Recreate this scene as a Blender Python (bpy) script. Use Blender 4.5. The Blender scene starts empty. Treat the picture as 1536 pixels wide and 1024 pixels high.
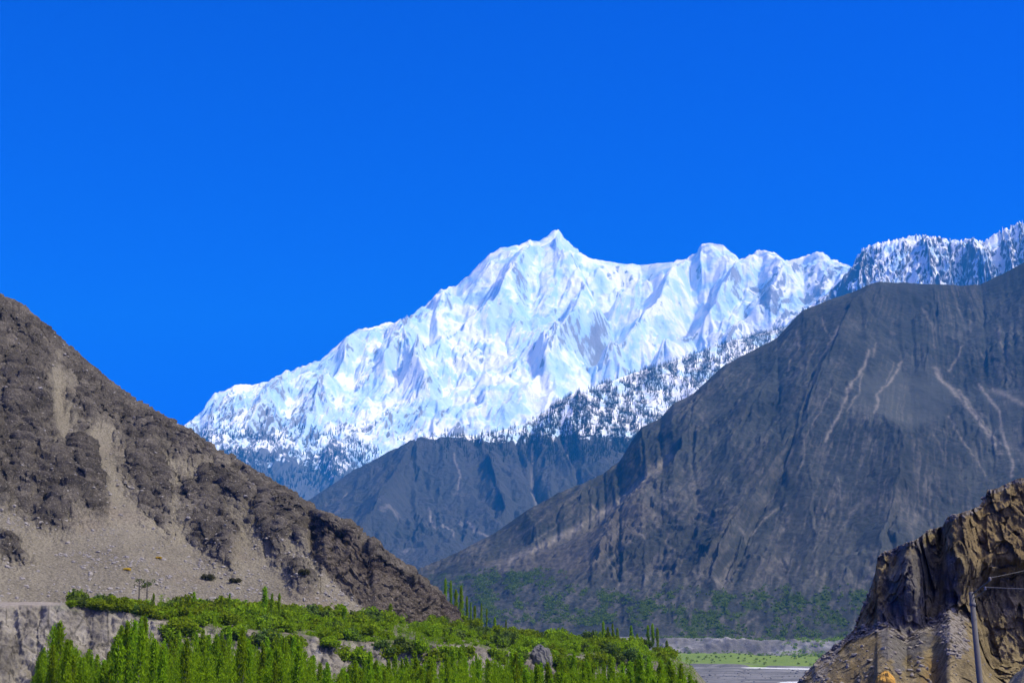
import bpy, math, random
import numpy as np
from mathutils import Vector

SC = bpy.context.scene
COL = SC.collection
rnd = random.Random(7)
RN = np.random.default_rng(7)

# ------------------------------------------------------------------ camera
FPX, HORIZ = 1854.0, 890.0                  # focal length and eye level, in pixels of the 1536 px photograph
PITCH = math.atan((HORIZ - 512.0) / FPX)
cam = bpy.data.cameras.new("camera")
cam.sensor_width = 36.0
cam.lens = 36.0 * FPX / 1536.0
cam.clip_start, cam.clip_end = 0.5, 200000.0
cam_o = bpy.data.objects.new("camera", cam)
COL.objects.link(cam_o)
cam_o.location = (0, 0, 0)
cam_o.rotation_euler = (math.pi / 2 + PITCH, 0, 0)
SC.camera = cam_o

# ------------------------------------------------------------------ sky, sun, exposure
SUN_EL, SUN_AZ = 52.0, 106.0                 # azimuth clockwise from the view direction (+Y)
world = bpy.data.worlds.new("World")
SC.world = world
world.use_nodes = True
wn = world.node_tree
wn.nodes.clear()
w_out = wn.nodes.new("ShaderNodeOutputWorld")
w_bg = wn.nodes.new("ShaderNodeBackground")
w_sky = wn.nodes.new("ShaderNodeTexSky")
w_sky.sky_type = 'NISHITA'
w_sky.sun_disc = False
w_sky.sun_elevation = math.radians(SUN_EL)
w_sky.sun_rotation = math.radians(SUN_AZ)
w_sky.altitude = 2500.0
w_sky.air_density = 1.0
w_sky.dust_density = 0.0
w_sky.ozone_density = 4.0
w_tint = wn.nodes.new("ShaderNodeMix")
w_tint.data_type = 'RGBA'
w_tint.blend_type = 'MULTIPLY'
w_tint.inputs[0].default_value = 1.0
w_tint.inputs[7].default_value = (0.0, 0.07, 1.08, 1)
wn.links.new(w_sky.outputs[0], w_tint.inputs[6])
# whitish fill glow added round the sun, out of frame, to soften blue shadows
w_tc = wn.nodes.new("ShaderNodeTexCoord")
w_dot = wn.nodes.new("ShaderNodeVectorMath"); w_dot.operation = 'DOT_PRODUCT'
_e0, _a0 = math.radians(SUN_EL), math.radians(SUN_AZ)
w_dot.inputs[1].default_value = (math.sin(_a0) * math.cos(_e0), math.cos(_a0) * math.cos(_e0), math.sin(_e0))
wn.links.new(w_tc.outputs['Generated'], w_dot.inputs[0])
w_ramp = wn.nodes.new("ShaderNodeMapRange"); w_ramp.interpolation_type = 'SMOOTHSTEP'
w_ramp.inputs[1].default_value = 0.44; w_ramp.inputs[2].default_value = 1.0
w_ramp.inputs[3].default_value = 0.0; w_ramp.inputs[4].default_value = 1.0
wn.links.new(w_dot.outputs['Value'], w_ramp.inputs[0])
w_gl = wn.nodes.new("ShaderNodeMix"); w_gl.data_type = 'RGBA'; w_gl.blend_type = 'ADD'
w_gl.inputs[7].default_value = (11.0, 10.5, 9.2, 1)
wn.links.new(w_ramp.outputs[0], w_gl.inputs[0])
wn.links.new(w_tint.outputs[2], w_gl.inputs[6])
wn.links.new(w_gl.outputs[2], w_bg.inputs[0])
w_bg.inputs[1].default_value = 0.15
wn.links.new(w_bg.outputs[0], w_out.inputs[0])

sun = bpy.data.lights.new("sun", 'SUN')
sun.energy = 5.0
sun.angle = math.radians(0.53)
sun.color = (1.0, 0.91, 0.72)
sun_o = bpy.data.objects.new("sun", sun)
COL.objects.link(sun_o)
_e, _a = math.radians(SUN_EL), math.radians(SUN_AZ)
sd = Vector((math.sin(_a) * math.cos(_e), math.cos(_a) * math.cos(_e), math.sin(_e)))
sun_o.rotation_euler = sd.to_track_quat('Z', 'Y').to_euler()
sun_o.location = (0, 0, 300)

SC.view_settings.view_transform = 'Standard'
SC.view_settings.look = 'None'
SC.view_settings.exposure = 0.52
SC.view_settings.gamma = 1.0
SC.render.engine = 'CYCLES'
SC.cycles.max_bounces = 6
SC.cycles.diffuse_bounces = 3
SC.cycles.volume_bounces = 0
SC.cycles.transparent_max_bounces = 6
SC.cycles.use_denoising = True
SC.cycles.denoising_prefilter = 'ACCURATE'

# ------------------------------------------------------------------ helpers: maths
CT, ST = math.cos(PITCH), math.sin(PITCH)

def ang(px, py):
    """photo pixel -> azimuth and tangent of elevation"""
    px, py = np.asarray(px, float), np.asarray(py, float)
    dx, dy = (px - 768) / FPX, (512 - py) / FPX
    y, z = CT - dy * ST, ST + dy * CT
    return np.arctan2(dx, y), z / np.hypot(dx, y)

def pix(x, y, z):
    d = y * CT + z * ST
    return 768 + FPX * x / d, 512 - FPX * (-y * ST + z * CT) / d

def at(px, py, r):
    a, te = ang(px, py)
    return float(r * math.sin(a)), float(r * math.cos(a)), float(r * te)

def line(pts, q):
    p = np.asarray(pts, float)
    return np.interp(q, p[:, 0], p[:, 1])

def sstep(a, b, x):
    t = np.clip((x - a) / (b - a), 0, 1)
    return t * t * (3 - 2 * t)

_P = np.random.default_rng(3).permutation(256)
_P = np.concatenate([_P, _P, _P]).astype(np.int64)
_th = np.random.default_rng(4).random(256) * 2 * np.pi
_G2 = np.stack([np.cos(_th), np.sin(_th)], 1)
_G3 = np.random.default_rng(5).normal(size=(256, 3))
_G3 /= np.linalg.norm(_G3, axis=1)[:, None]

def per2(x, y):
    xi, yi = np.floor(x).astype(np.int64), np.floor(y).astype(np.int64)
    fx, fy = x - xi, y - yi
    u, v = fx * fx * fx * (fx * (fx * 6 - 15) + 10), fy * fy * fy * (fy * (fy * 6 - 15) + 10)
    def g(i, j):
        h = _P[_P[(xi + i) & 255] + ((yi + j) & 255)]
        return _G2[h, 0] * (fx - i) + _G2[h, 1] * (fy - j)
    a = g(0, 0); a = a + u * (g(1, 0) - a)
    b = g(0, 1); b = b + u * (g(1, 1) - b)
    return (a + v * (b - a)) * 1.5

def per3(x, y, z):
    xi, yi, zi = (np.floor(q).astype(np.int64) for q in (x, y, z))
    fx, fy, fz = x - xi, y - yi, z - zi
    u, v, w = (f * f * f * (f * (f * 6 - 15) + 10) for f in (fx, fy, fz))
    def g(i, j, k):
        h = _P[_P[_P[(xi + i) & 255] + ((yi + j) & 255)] + ((zi + k) & 255)]
        return _G3[h, 0] * (fx - i) + _G3[h, 1] * (fy - j) + _G3[h, 2] * (fz - k)
    def pl(k):
        a = g(0, 0, k); a = a + u * (g(1, 0, k) - a)
        b = g(0, 1, k); b = b + u * (g(1, 1, k) - b)
        return a + v * (b - a)
    a = pl(0)
    return (a + w * (pl(1) - a)) * 1.4

def fbm(x, y, wl, octs=5, gain=0.5, ridge=False, seed=0.0):
    s = np.zeros_like(x); amp, tot, f = 1.0, 0.0, 1.0 / wl
    for o in range(octs):
        n = per2(x * f + seed + 17.3 * o, y * f - seed + 9.1 * o)
        if ridge: n = 1 - 2 * np.abs(n)
        s += amp * n; tot += amp; amp *= gain; f *= 2.03
    return s / tot

def fbm3(x, y, z, wl, octs=4, gain=0.5, ridge=False, seed=0.0):
    s = np.zeros_like(x); amp, tot, f = 1.0, 0.0, 1.0 / wl
    for o in range(octs):
        n = per3(x * f + seed + 7.7 * o, y * f + 3.1 * o, z * f - seed + 5.3 * o)
        if ridge: n = 1 - 2 * np.abs(n)
        s += amp * n; tot += amp; amp *= gain; f *= 2.03
    return s / tot

def facet3(x, y, z, wl, seed=0, tilt=1.0):
    """broken blocky relief: every cell of a random pattern is a tilted flat face"""
    sh = x.shape
    q = np.stack([x.ravel() / wl, y.ravel() / wl, z.ravel() / wl], 1)
    b = np.floor(q - 0.5).astype(np.int64)
    best = np.full(len(q), 1e9); val = np.zeros(len(q))
    for i in (0, 1):
        for j in (0, 1):
            for k in (0, 1):
                h = _P[_P[_P[(b[:, 0] + i + seed) & 255] + ((b[:, 1] + j) & 255)] + ((b[:, 2] + k) & 255)]
                h2, h3 = _P[h + 57], _P[h + 133]
                c = b + np.array([i, j, k]) + np.stack([h, h2, h3], 1) / 255.0 * 0.9
                d = q - c
                dd = (d * d).sum(1)
                m = dd < best
                best = np.where(m, dd, best)
                v = tilt * (d * _G3[h2]).sum(1) + (h3 / 255.0 - 0.5) * 0.8
                val = np.where(m, v, val)
    return val.reshape(sh)

def grad(X, Y, Z):
    """slope of a height grid over any smooth (x, y) layout"""
    xi, xj = np.gradient(X); yi, yj = np.gradient(Y); zi, zj = np.gradient(Z)
    det = xi * yj - xj * yi
    det = np.where(np.abs(det) < 1e-9, 1e-9, det)
    return (zi * yj - zj * yi) / det, (zj * xi - zi * xj) / det

def blur(Z, n):
    for _ in range(n):
        P = np.pad(Z, 1, mode='edge')
        Z = (P[:-2, 1:-1] + P[2:, 1:-1] + P[1:-1, :-2] + P[1:-1, 2:] + 4 * Z) / 8
    return Z

def erode(X, Y, Z, wl, octs, amp, mask, gain=0.5, seed=0, sharp=0.8, slope_ref=0.5, nb=6):
    """carve ridges and gullies that run down the slope; each octave follows the slope left by the one before"""
    Z = Z.copy()
    for o in range(octs):
        gx, gy = grad(X, Y, blur(Z, max(1, nb)))
        m = np.hypot(gx, gy) + 1e-9
        sx, sy = -gy / m, gx / m
        f = 1.0 / wl
        wx = X * f + 0.25 * per2(X * f * 0.9 + 31 + seed, Y * f * 0.9)
        wy = Y * f + 0.25 * per2(X * f * 0.9, Y * f * 0.9 + 77 + seed)
        ix, iy = np.floor(wx).astype(np.int64), np.floor(wy).astype(np.int64)
        fx, fy = wx - ix, wy - iy
        c = np.zeros_like(Z); s = np.zeros_like(Z); ws = np.zeros_like(Z)
        for i in (-1, 0, 1):
            for j in (-1, 0, 1):
                h = _P[_P[(ix + i + seed * 13 + o * 29) & 255] + ((iy + j) & 255)]
                ox, oy = (h % 16) / 16.0, (h // 16) / 16.0
                dx, dy = fx - i - ox, fy - j - oy
                w = np.exp(-2.2 * (dx * dx + dy * dy))
                ph = 2 * np.pi * (dx * sx + dy * sy)
                c += w * np.cos(ph); s += w * np.sin(ph); ws += w
        c /= ws; s /= ws
        mag = np.minimum(1, np.hypot(c, s) * 1.6)
        tri = 1 - 2 * np.abs(np.arctan2(s, c)) / np.pi
        hgt = sharp * tri * mag + (1 - sharp) * c
        Z += hgt * amp * wl * np.minimum(1.3, m / slope_ref) * mask
        wl *= 0.5; amp *= gain * 2
    return Z

def seg_dist(px, py, pts):
    d = np.full(px.shape, 1e9)
    p = np.asarray(pts, float)
    for (x0, y0), (x1, y1) in zip(p[:-1], p[1:]):
        vx, vy = x1 - x0, y1 - y0
        t = np.clip(((px - x0) * vx + (py - y0) * vy) / (vx * vx + vy * vy + 1e-9), 0, 1)
        d = np.minimum(d, np.hypot(px - x0 - t * vx, py - y0 - t * vy))
    return d

def poly_sd(px, py, pts):
    """distance to a polygon, negative inside"""
    p = list(pts) + [pts[0]]
    d = seg_dist(px, py, p)
    ins = np.zeros(px.shape, bool)
    for (x0, y0), (x1, y1) in zip(p[:-1], p[1:]):
        if y0 == y1: continue
        c = ((y0 > py) != (y1 > py)) & (px < (x1 - x0) * (py - y0) / (y1 - y0) + x0)
        ins ^= c
    return np.where(ins, -d, d)

# ------------------------------------------------------------------ helpers: meshes and objects
def np_mesh(name, V, F, mat=None, smooth=True, attrs=None):
    V = np.asarray(V, np.float32); F = np.asarray(F, np.int32)
    me = bpy.data.meshes.new(name)
    k = F.shape[1]
    me.vertices.add(len(V)); me.vertices.foreach_set("co", V.ravel())
    me.loops.add(F.size); me.loops.foreach_set("vertex_index", F.ravel())
    me.polygons.add(len(F))
    me.polygons.foreach_set("loop_start", np.arange(0, F.size, k, dtype=np.int32))
    me.polygons.foreach_set("use_smooth", np.full(len(F), smooth, bool))
    for n, a in (attrs or {}).items():
        at_ = me.attributes.new(n, 'FLOAT', 'POINT')
        at_.data.foreach_set("value", np.asarray(a, np.float32).ravel())
    if mat: me.materials.append(mat)
    me.update(); me.validate()
    return me

def link(name, me, parent=None, **props):
    o = bpy.data.objects.new(name, me)
    COL.objects.link(o)
    if parent: o.parent = parent
    for k, v in props.items(): o[k] = v
    return o

def empty(name, loc, label, category, group=None, rz=0.0):
    o = bpy.data.objects.new(name, None)
    COL.objects.link(o)
    o.location = loc; o.rotation_euler = (0, 0, rz)
    o.empty_display_size = 0.3
    o["label"] = label; o["category"] = category
    if group: o["group"] = group
    return o

def grid_faces(nr, nc):
    i = np.arange(nr * nc).reshape(nr, nc)
    return np.stack([i[:-1, :-1], i[:-1, 1:], i[1:, 1:], i[1:, :-1]], -1).reshape(-1, 4)

def normals(P):
    du, dv = np.gradient(P, axis=0), np.gradient(P, axis=1)
    n = np.cross(dv, du)
    return n / (np.linalg.norm(n, axis=2)[..., None] + 1e-12)

# ------------------------------------------------------------------ helpers: materials
class Mat:
    def __init__(s, name):
        s.m = bpy.data.materials.new(name); s.m.use_nodes = True
        s.nt = s.m.node_tree; s.nt.nodes.clear()
        s.out = s.n("ShaderNodeOutputMaterial")
        s._pos = None
    def n(s, t, **kw):
        x = s.nt.nodes.new(t)
        for k, v in kw.items(): setattr(x, k, v)
        return x
    def put(s, sock, v):
        if isinstance(v, bpy.types.NodeSocket): s.nt.links.new(v, sock)
        elif isinstance(v, (tuple, list)) and sock.type == 'RGBA': sock.default_value = tuple(v) + (1,) * (4 - len(v))
        else: sock.default_value = v
    def pos(s):
        if s._pos is None: s._pos = s.n("ShaderNodeTexCoord").outputs['Object']
        return s._pos
    def mapped(s, scale, rot=(0, 0, 0)):
        x = s.n("ShaderNodeMapping"); s.put(x.inputs[0], s.pos()); x.inputs['Scale'].default_value = scale
        x.inputs['Rotation'].default_value = rot
        return x.outputs[0]
    def noise(s, scale, detail=6, rough=0.55, vec=None, dist=0.0):
        x = s.n("ShaderNodeTexNoise"); s.put(x.inputs['Vector'], vec or s.pos())
        x.inputs['Scale'].default_value = scale; x.inputs['Detail'].default_value = detail
        x.inputs['Roughness'].default_value = rough; x.inputs['Distortion'].default_value = dist
        return x.outputs['Fac']
    def voro(s, scale, vec=None, feature='F1', out='Distance', rand=1.0):
        x = s.n("ShaderNodeTexVoronoi", feature=feature); s.put(x.inputs['Vector'], vec or s.pos())
        x.inputs['Scale'].default_value = scale; x.inputs['Randomness'].default_value = rand
        return x.outputs[out]
    def attr(s, name):
        return s.n("ShaderNodeAttribute", attribute_name=name).outputs['Fac']
    def ramp(s, f, stops):
        x = s.n("ShaderNodeValToRGB"); s.put(x.inputs[0], f)
        e = x.color_ramp.elements
        while len(e) < len(stops): e.new(0.5)
        for el, (p, c) in zip(e, stops):
            el.position = p
            el.color = (c, c, c, 1) if isinstance(c, (int, float)) else tuple(c) + (1,)
        return x.outputs[0]
    def mix(s, f, a, b, blend='MIX'):
        x = s.n("ShaderNodeMix", data_type='RGBA', blend_type=blend)
        s.put(x.inputs[0], f); s.put(x.inputs[6], a); s.put(x.inputs[7], b)
        return x.outputs[2]
    def math(s, op, a, b=0.0, clamp=False):
        x = s.n("ShaderNodeMath", operation=op, use_clamp=clamp); s.put(x.inputs[0], a); s.put(x.inputs[1], b)
        return x.outputs[0]
    def bump(s, h, dist, strength=1.0, prev=None):
        x = s.n("ShaderNodeBump"); s.put(x.inputs['Height'], h)
        x.inputs['Distance'].default_value = dist; x.inputs['Strength'].default_value = strength
        if prev: s.put(x.inputs['Normal'], prev)
        return x.outputs[0]
    def bsdf(s, col, rough=0.9, normal=None, spec=0.2, **kw):
        x = s.n("ShaderNodeBsdfPrincipled")
        s.put(x.inputs['Base Color'], col); s.put(x.inputs['Roughness'], rough)
        x.inputs['Specular IOR Level'].default_value = spec
        for k, v in kw.items(): s.put(x.inputs[k], v)
        if normal: s.put(x.inputs['Normal'], normal)
        s.nt.links.new(x.outputs[0], s.out.inputs[0])
        return s.m

def mat_snow(name, rock_a, rock_b, streak, noise_scale, gran=1.5):
    m = Mat(name)
    rock = m.mix(m.noise(noise_scale, 8, 0.6), rock_a, rock_b)
    veg = m.attr("veg")
    rock = m.mix(veg, rock, (0.030, 0.036, 0.028))
    rock = m.mix(m.attr("gully"), rock, (0.30, 0.27, 0.24))
    n = m.noise(noise_scale * 2.2, 7, 0.65, m.mapped(streak))
    f = m.math('ADD', m.attr("snow"), m.math('MULTIPLY', m.math('SUBTRACT', n, 0.5), gran))
    f = m.ramp(f, [(0.42, 0.0), (0.58, 1.0)])
    ice_shade = m.ramp(m.noise(noise_scale * 0.5, 5, 0.6), [(0.40, (0.50, 0.68, 0.86)), (0.55, (0.91, 0.92, 0.93))])
    ice_shade = m.mix(m.attr("ice_shade"), ice_shade, (0.36, 0.57, 0.82))  # blue shade patches painted over the snow colour
    col = m.mix(f, rock, ice_shade)
    nb = m.bump(m.noise(noise_scale * 3, 8, 0.7), 26.0, 0.8)
    return m.bsdf(col, 0.75, nb, 0.15)

def mat_dark_mountain():
    m = Mat("dark_slope_rock")
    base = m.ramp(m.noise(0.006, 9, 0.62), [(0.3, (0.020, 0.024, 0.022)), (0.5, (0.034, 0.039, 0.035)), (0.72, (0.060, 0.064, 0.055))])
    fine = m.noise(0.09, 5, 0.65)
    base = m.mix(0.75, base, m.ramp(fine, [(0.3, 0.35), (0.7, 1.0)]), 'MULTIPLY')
    base = m.mix(m.ramp(m.noise(0.028, 8, 0.7, m.mapped((1, 1, 0.3))), [(0.58, 0.0), (0.72, 0.55)]), base, (0.11, 0.098, 0.08))
    base = m.mix(m.ramp(m.voro(0.09), [(0.12, 0.55), (0.30, 0.0)]), base, (0.018, 0.022, 0.012))
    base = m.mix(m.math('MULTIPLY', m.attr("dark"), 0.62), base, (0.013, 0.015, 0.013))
    base = m.mix(m.attr("fan"), base, (0.056, 0.060, 0.052))
    base = m.mix(m.attr("pink"), base, (0.068, 0.060, 0.048))
    base = m.mix(m.attr("gully"), base, m.mix(fine, (0.13, 0.115, 0.095), (0.24, 0.215, 0.175)))
    g = m.math('ADD', m.attr("veg"), m.math('MULTIPLY', m.math('SUBTRACT', m.noise(0.02, 7, 0.65), 0.5), 1.6))
    g = m.ramp(g, [(0.45, 0.0), (0.62, 1.0)])
    base = m.mix(g, base, m.mix(m.noise(0.03, 4), (0.018, 0.028, 0.010), (0.040, 0.058, 0.018)))
    nb = m.bump(m.noise(0.05, 8, 0.7), 4.0, 0.7)
    return m.bsdf(base, 0.95, nb, 0.1)

def mat_hill():
    m = Mat("hill_rock_and_scree")
    rk = m.ramp(m.noise(0.11, 9, 0.62), [(0.28, (0.040, 0.035, 0.028)), (0.5, (0.086, 0.075, 0.059)), (0.75, (0.185, 0.163, 0.128))])
    rk = m.mix(0.7, rk, m.ramp(m.noise(1.3, 6, 0.7), [(0.3, 0.35), (0.65, 1.0)]), 'MULTIPLY')
    sc = m.ramp(m.noise(0.05, 8, 0.6, m.mapped((1, 1, 0.5))), [(0.3, (0.185, 0.164, 0.118)), (0.5, (0.230, 0.206, 0.150)), (0.7, (0.27, 0.242, 0.176))])
    sc = m.mix(m.ramp(m.noise(0.035, 4), [(0.52, 0.0), (0.68, 0.5)]), sc, (0.205, 0.160, 0.125))
    sc = m.mix(0.8, sc, m.ramp(m.voro(1.7), [(0.0, 1.0), (0.35, 0.85), (0.75, 0.50)]), 'MULTIPLY')
    f = m.math('ADD', m.attr("rock"), m.math('MULTIPLY', m.math('SUBTRACT', m.noise(0.09, 8, 0.68), 0.5), 1.3))
    f = m.ramp(f, [(0.26, 0.0), (0.74, 1.0)])
    col = m.mix(f, sc, rk)
    col = m.mix(m.attr("knob"), col, m.mix(m.noise(0.5, 6, 0.6), (0.036, 0.028, 0.022), (0.085, 0.066, 0.052)))
    col = m.mix(m.ramp(m.noise(2.2, 4, 0.7), [(0.60, 0.0), (0.66, 1.0)]), col, (0.27, 0.245, 0.205))
    nb = m.bump(m.noise(0.9, 10, 0.75), 0.9, 1.0)
    nb = m.bump(m.voro(1.7), 0.25, 0.6, nb)
    return m.bsdf(col, 0.95, nb, 0.12)

def mat_terrace():
    m = Mat("terrace_rock")
    rk = m.ramp(m.noise(0.25, 9, 0.62, m.mapped((1, 1, 0.45))), [(0.3, (0.075, 0.068, 0.056)), (0.5, (0.175, 0.160, 0.132)), (0.72, (0.29, 0.27, 0.225))])
    crack = m.ramp(m.voro(0.22, m.mapped((1, 1, 0.5)), 'DISTANCE_TO_EDGE'), [(0.0, 0.30), (0.05, 1.0)])
    rk = m.mix(0.8, rk, crack, 'MULTIPLY')
    soil = m.ramp(m.noise(0.6, 8, 0.6), [(0.3, (0.09, 0.08, 0.06)), (0.7, (0.19, 0.165, 0.13))])
    grass = m.mix(m.noise(2.5, 6, 0.7), (0.025, 0.045, 0.010), (0.080, 0.115, 0.022))
    soil = m.mix(m.ramp(m.noise(0.5, 8, 0.7), [(0.46, 0.0), (0.58, 1.0)]), soil, grass)
    bare = m.ramp(m.noise(0.9, 7, 0.6), [(0.3, (0.18, 0.16, 0.135)), (0.7, (0.27, 0.24, 0.205))])
    soil = m.mix(m.attr("bare"), soil, bare)
    col = m.mix(m.attr("top"), rk, soil)
    nb = m.bump(m.noise(1.4, 8, 0.7), 0.5, 0.8)
    return m.bsdf(col, 0.95, nb, 0.12)

def mat_cliff():
    m = Mat("earth_bank")
    st = m.noise(1.1, 8, 0.65, m.mapped((1.5, 1.5, 0.22)))
    br = m.ramp(st, [(0.28, (0.082, 0.064, 0.033)), (0.5, (0.175, 0.140, 0.074)), (0.72, (0.31, 0.252, 0.14))])
    gr = m.ramp(m.noise(1.6, 8, 0.65, m.mapped((2.0, 2.0, 0.2))), [(0.3, (0.065, 0.060, 0.053)), (0.7, (0.165, 0.155, 0.138))])
    col = m.mix(m.ramp(m.math('ADD', m.attr("grey"), m.math('MULTIPLY', m.math('SUBTRACT', m.noise(0.5, 6, 0.6), 0.5), 0.9)), [(0.4, 0.0), (0.65, 1.0)]), br, gr)
    col = m.mix(m.attr("ochre"), col, m.mix(m.noise(1.2, 5), (0.24, 0.155, 0.055), (0.16, 0.11, 0.05)))
    deb = m.ramp(m.voro(5.0), [(0.0, (0.27, 0.25, 0.22)), (0.5, (0.19, 0.17, 0.145)), (0.8, (0.07, 0.06, 0.045))])
    col = m.mix(m.ramp(m.math('ADD', m.attr("debris"), m.math('MULTIPLY', m.math('SUBTRACT', m.noise(1.5, 6, 0.7), 0.5), 1.2)), [(0.4, 0.0), (0.6, 1.0)]), col, deb)
    col = m.mix(0.6, col, m.ramp(m.noise(4.5, 6, 0.7), [(0.3, 0.4), (0.62, 1.0)]), 'MULTIPLY')
    nb = m.bump(m.noise(4.0, 8, 0.7), 0.18, 0.9)
    return m.bsdf(col, 0.95, nb, 0.1)

def mat_ground():
    m = Mat("valley_ground")
    soil = m.ramp(m.noise(0.03, 9, 0.62), [(0.3, (0.085, 0.083, 0.080)), (0.7, (0.165, 0.160, 0.150))])
    soil = m.mix(0.6, soil, m.ramp(m.noise(0.35, 5, 0.65), [(0.3, 0.5), (0.65, 1.0)]), 'MULTIPLY')
    brd = m.noise(0.02, 8, 0.65, m.mapped((0.35, 2.2, 1)), 0.6)
    soil = m.mix(m.ramp(brd, [(0.50, 0.0), (0.62, 0.75)]), soil, (0.25, 0.245, 0.235))
    soil = m.mix(m.ramp(m.noise(0.05, 6, 0.65), [(0.55, 0.0), (0.7, 0.6)]), soil, (0.06, 0.065, 0.045))
    gr = m.mix(m.noise(0.04, 6, 0.6), (0.085, 0.140, 0.018), (0.16, 0.215, 0.042))
    f = m.math('ADD', m.attr("veg"), m.math('MULTIPLY', m.math('SUBTRACT', m.noise(0.03, 6, 0.65), 0.5), 0.9))
    col = m.mix(m.ramp(f, [(0.42, 0.0), (0.6, 1.0)]), soil, gr)
    nb = m.bump(m.noise(0.2, 7, 0.7), 1.5, 0.7)
    return m.bsdf(col, 0.95, nb, 0.1)

def mat_leaf(name, ca, cb, trans=0.4):
    m = Mat(name)
    oi = m.n("ShaderNodeObjectInfo").outputs['Random']
    col = m.mix(m.noise(1.1, 3), ca, cb)
    hs = m.n("ShaderNodeHueSaturation")
    m.put(hs.inputs['Color'], col)
    m.put(hs.inputs['Value'], m.math('ADD', m.math('MULTIPLY', oi, 0.6), 0.7))
    m.put(hs.inputs['Hue'], m.math('ADD', m.math('MULTIPLY', oi, 0.03), 0.485))
    c = hs.outputs[0]
    d = m.n("ShaderNodeBsdfDiffuse"); m.put(d.inputs[0], c)
    t = m.n("ShaderNodeBsdfTranslucent"); m.put(t.inputs[0], m.mix(0.5, c, (0.55, 0.75, 0.06), 'MULTIPLY') if False else c)
    x = m.n("ShaderNodeMixShader"); x.inputs[0].default_value = trans
    m.nt.links.new(d.outputs[0], x.inputs[1]); m.nt.links.new(t.outputs[0], x.inputs[2])
    m.nt.links.new(x.outputs[0], m.out.inputs[0])
    return m.m

def mat_plain(name, a, b, scale, rough=0.9, bumpd=0.0, **kw):
    m = Mat(name)
    n = m.noise(scale, 7, 0.65)
    return m.bsdf(m.mix(n, a, b), rough, m.bump(n, bumpd) if bumpd else None, 0.2, **kw)

# ------------------------------------------------------------------ terrain builder (heights over azimuth and distance)
def terrain(px0, px1, na, nt, nb, sky, dist, foot, brk=None, power=1.15, jag=1.5, jag_wl=14, back=(0.45, 0.9), seed=0):
    PX = np.linspace(px0, px1, na)
    SY = line(sky, PX)
    SY = SY + jag * fbm(PX, np.zeros(na) + seed, jag_wl, 4, 0.6)
    A, TE = ang(PX, SY)
    Rr = line(dist, PX); Zr = TE * Rr
    f = np.asarray(foot, float)
    Rf = np.interp(PX, f[:, 0], f[:, 1]); Zf = np.interp(PX, f[:, 0], f[:, 2])
    t = np.linspace(0, 1, nt)[:, None]
    if brk:
        b = np.asarray(brk, float)
        By = np.interp(PX, b[:, 0], b[:, 1]); Rb = np.interp(PX, b[:, 0], b[:, 2])
        Zb = ang(PX, By)[1] * Rb
        lo = np.clip(t * 2, 0, 1); hi = np.clip(t * 2 - 1, 0, 1)
        R = Rf + (Rb - Rf) * lo + (Rr - Rb) * hi
        Z = Zf + (Zb - Zf) * lo + (Zr - Zb) * hi
    else:
        R = Rf + (Rr - Rf) * t
        Z = Zf + (Zr - Zf) * t ** power
    tb = np.linspace(0, 1, nb + 1)[1:, None]
    W = (Rr - Rf) * back[0]
    R = np.vstack([R, Rr + W * tb]); Z = np.vstack([Z, Zr - W * tb ** 1.3 * back[1]])
    tt = np.vstack([np.broadcast_to(t, (nt, na)), 1 + np.broadcast_to(tb, (nb, na))])
    X, Y = R * np.sin(A), R * np.cos(A)
    qx, qy = pix(X, Y, Z)
    keep = 1 - np.exp(-((tt - 1) / 0.05) ** 2) * 0.8      # hold the crest near its measured line
    return dict(X=X, Y=Y, Z=Z, t=tt, px=qx, py=qy, keep=keep, A=A, nt=nt, TE=TE)

def add_ridges(T, ridges, keep=True):
    for pts, h, w in ridges:
        d = seg_dist(T['px'], T['py'], pts)
        T['Z'] += h * np.exp(-(d / w) ** 1.4) * (T['keep'] if keep else 1) * sstep(0, 0.12, T['t'])

def settle_crest(T, k=14):
    """shift each azimuth gently so that the carved crest still lies at its measured height"""
    rr = np.hypot(T['X'], T['Y'])
    top = (T['Z'] / rr).max(0) - T['TE']
    ker = np.exp(-np.linspace(-2, 2, 2 * k + 1) ** 2); ker /= ker.sum()
    top = np.convolve(np.pad(top, k, mode='edge'), ker, 'valid')
    T['Z'] -= top * rr * sstep(0.35, 0.95, T['t'])

def finish(T, name, mat, attrs, **props):
    V = np.stack([T['X'], T['Y'], T['Z']], -1).reshape(-1, 3)
    me = np_mesh(name, V, grid_faces(*T['X'].shape), mat, True, attrs)
    return link(name, me, None, **props)

def slope_nz(T):
    gx, gy = grad(T['X'], T['Y'], T['Z'])
    return 1 / np.sqrt(1 + gx * gx + gy * gy), gx, gy

# ------------------------------------------------------------------ the great snow mountain
SKY_SNOW = [(60, 770), (200, 700), (240, 665), (275, 638), (300, 620), (314, 600), (322, 590), (345, 582), (352, 577), (385, 576),
            (405, 570), (415, 563), (440, 555), (462, 545), (480, 540), (505, 518), (520, 505), (540, 493), (560, 490), (580, 483),
            (600, 482), (620, 470), (645, 452), (657, 437), (663, 433), (682, 430), (700, 415), (715, 400), (732, 383), (750, 372),
            (780, 366), (795, 362), (810, 360), (818, 355), (832, 345), (838, 347), (850, 360), (868, 376), (885, 388), (900, 390),
            (930, 395), (960, 397), (990, 395), (1020, 390), (1035, 387), (1045, 378), (1052, 366), (1065, 364), (1085, 368),
            (1100, 380), (1112, 389), (1130, 380), (1150, 375), (1165, 380), (1180, 391), (1205, 386), (1222, 378), (1235, 378),
            (1250, 390), (1275, 398), (1300, 420), (1340, 470), (1420, 560)]
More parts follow.
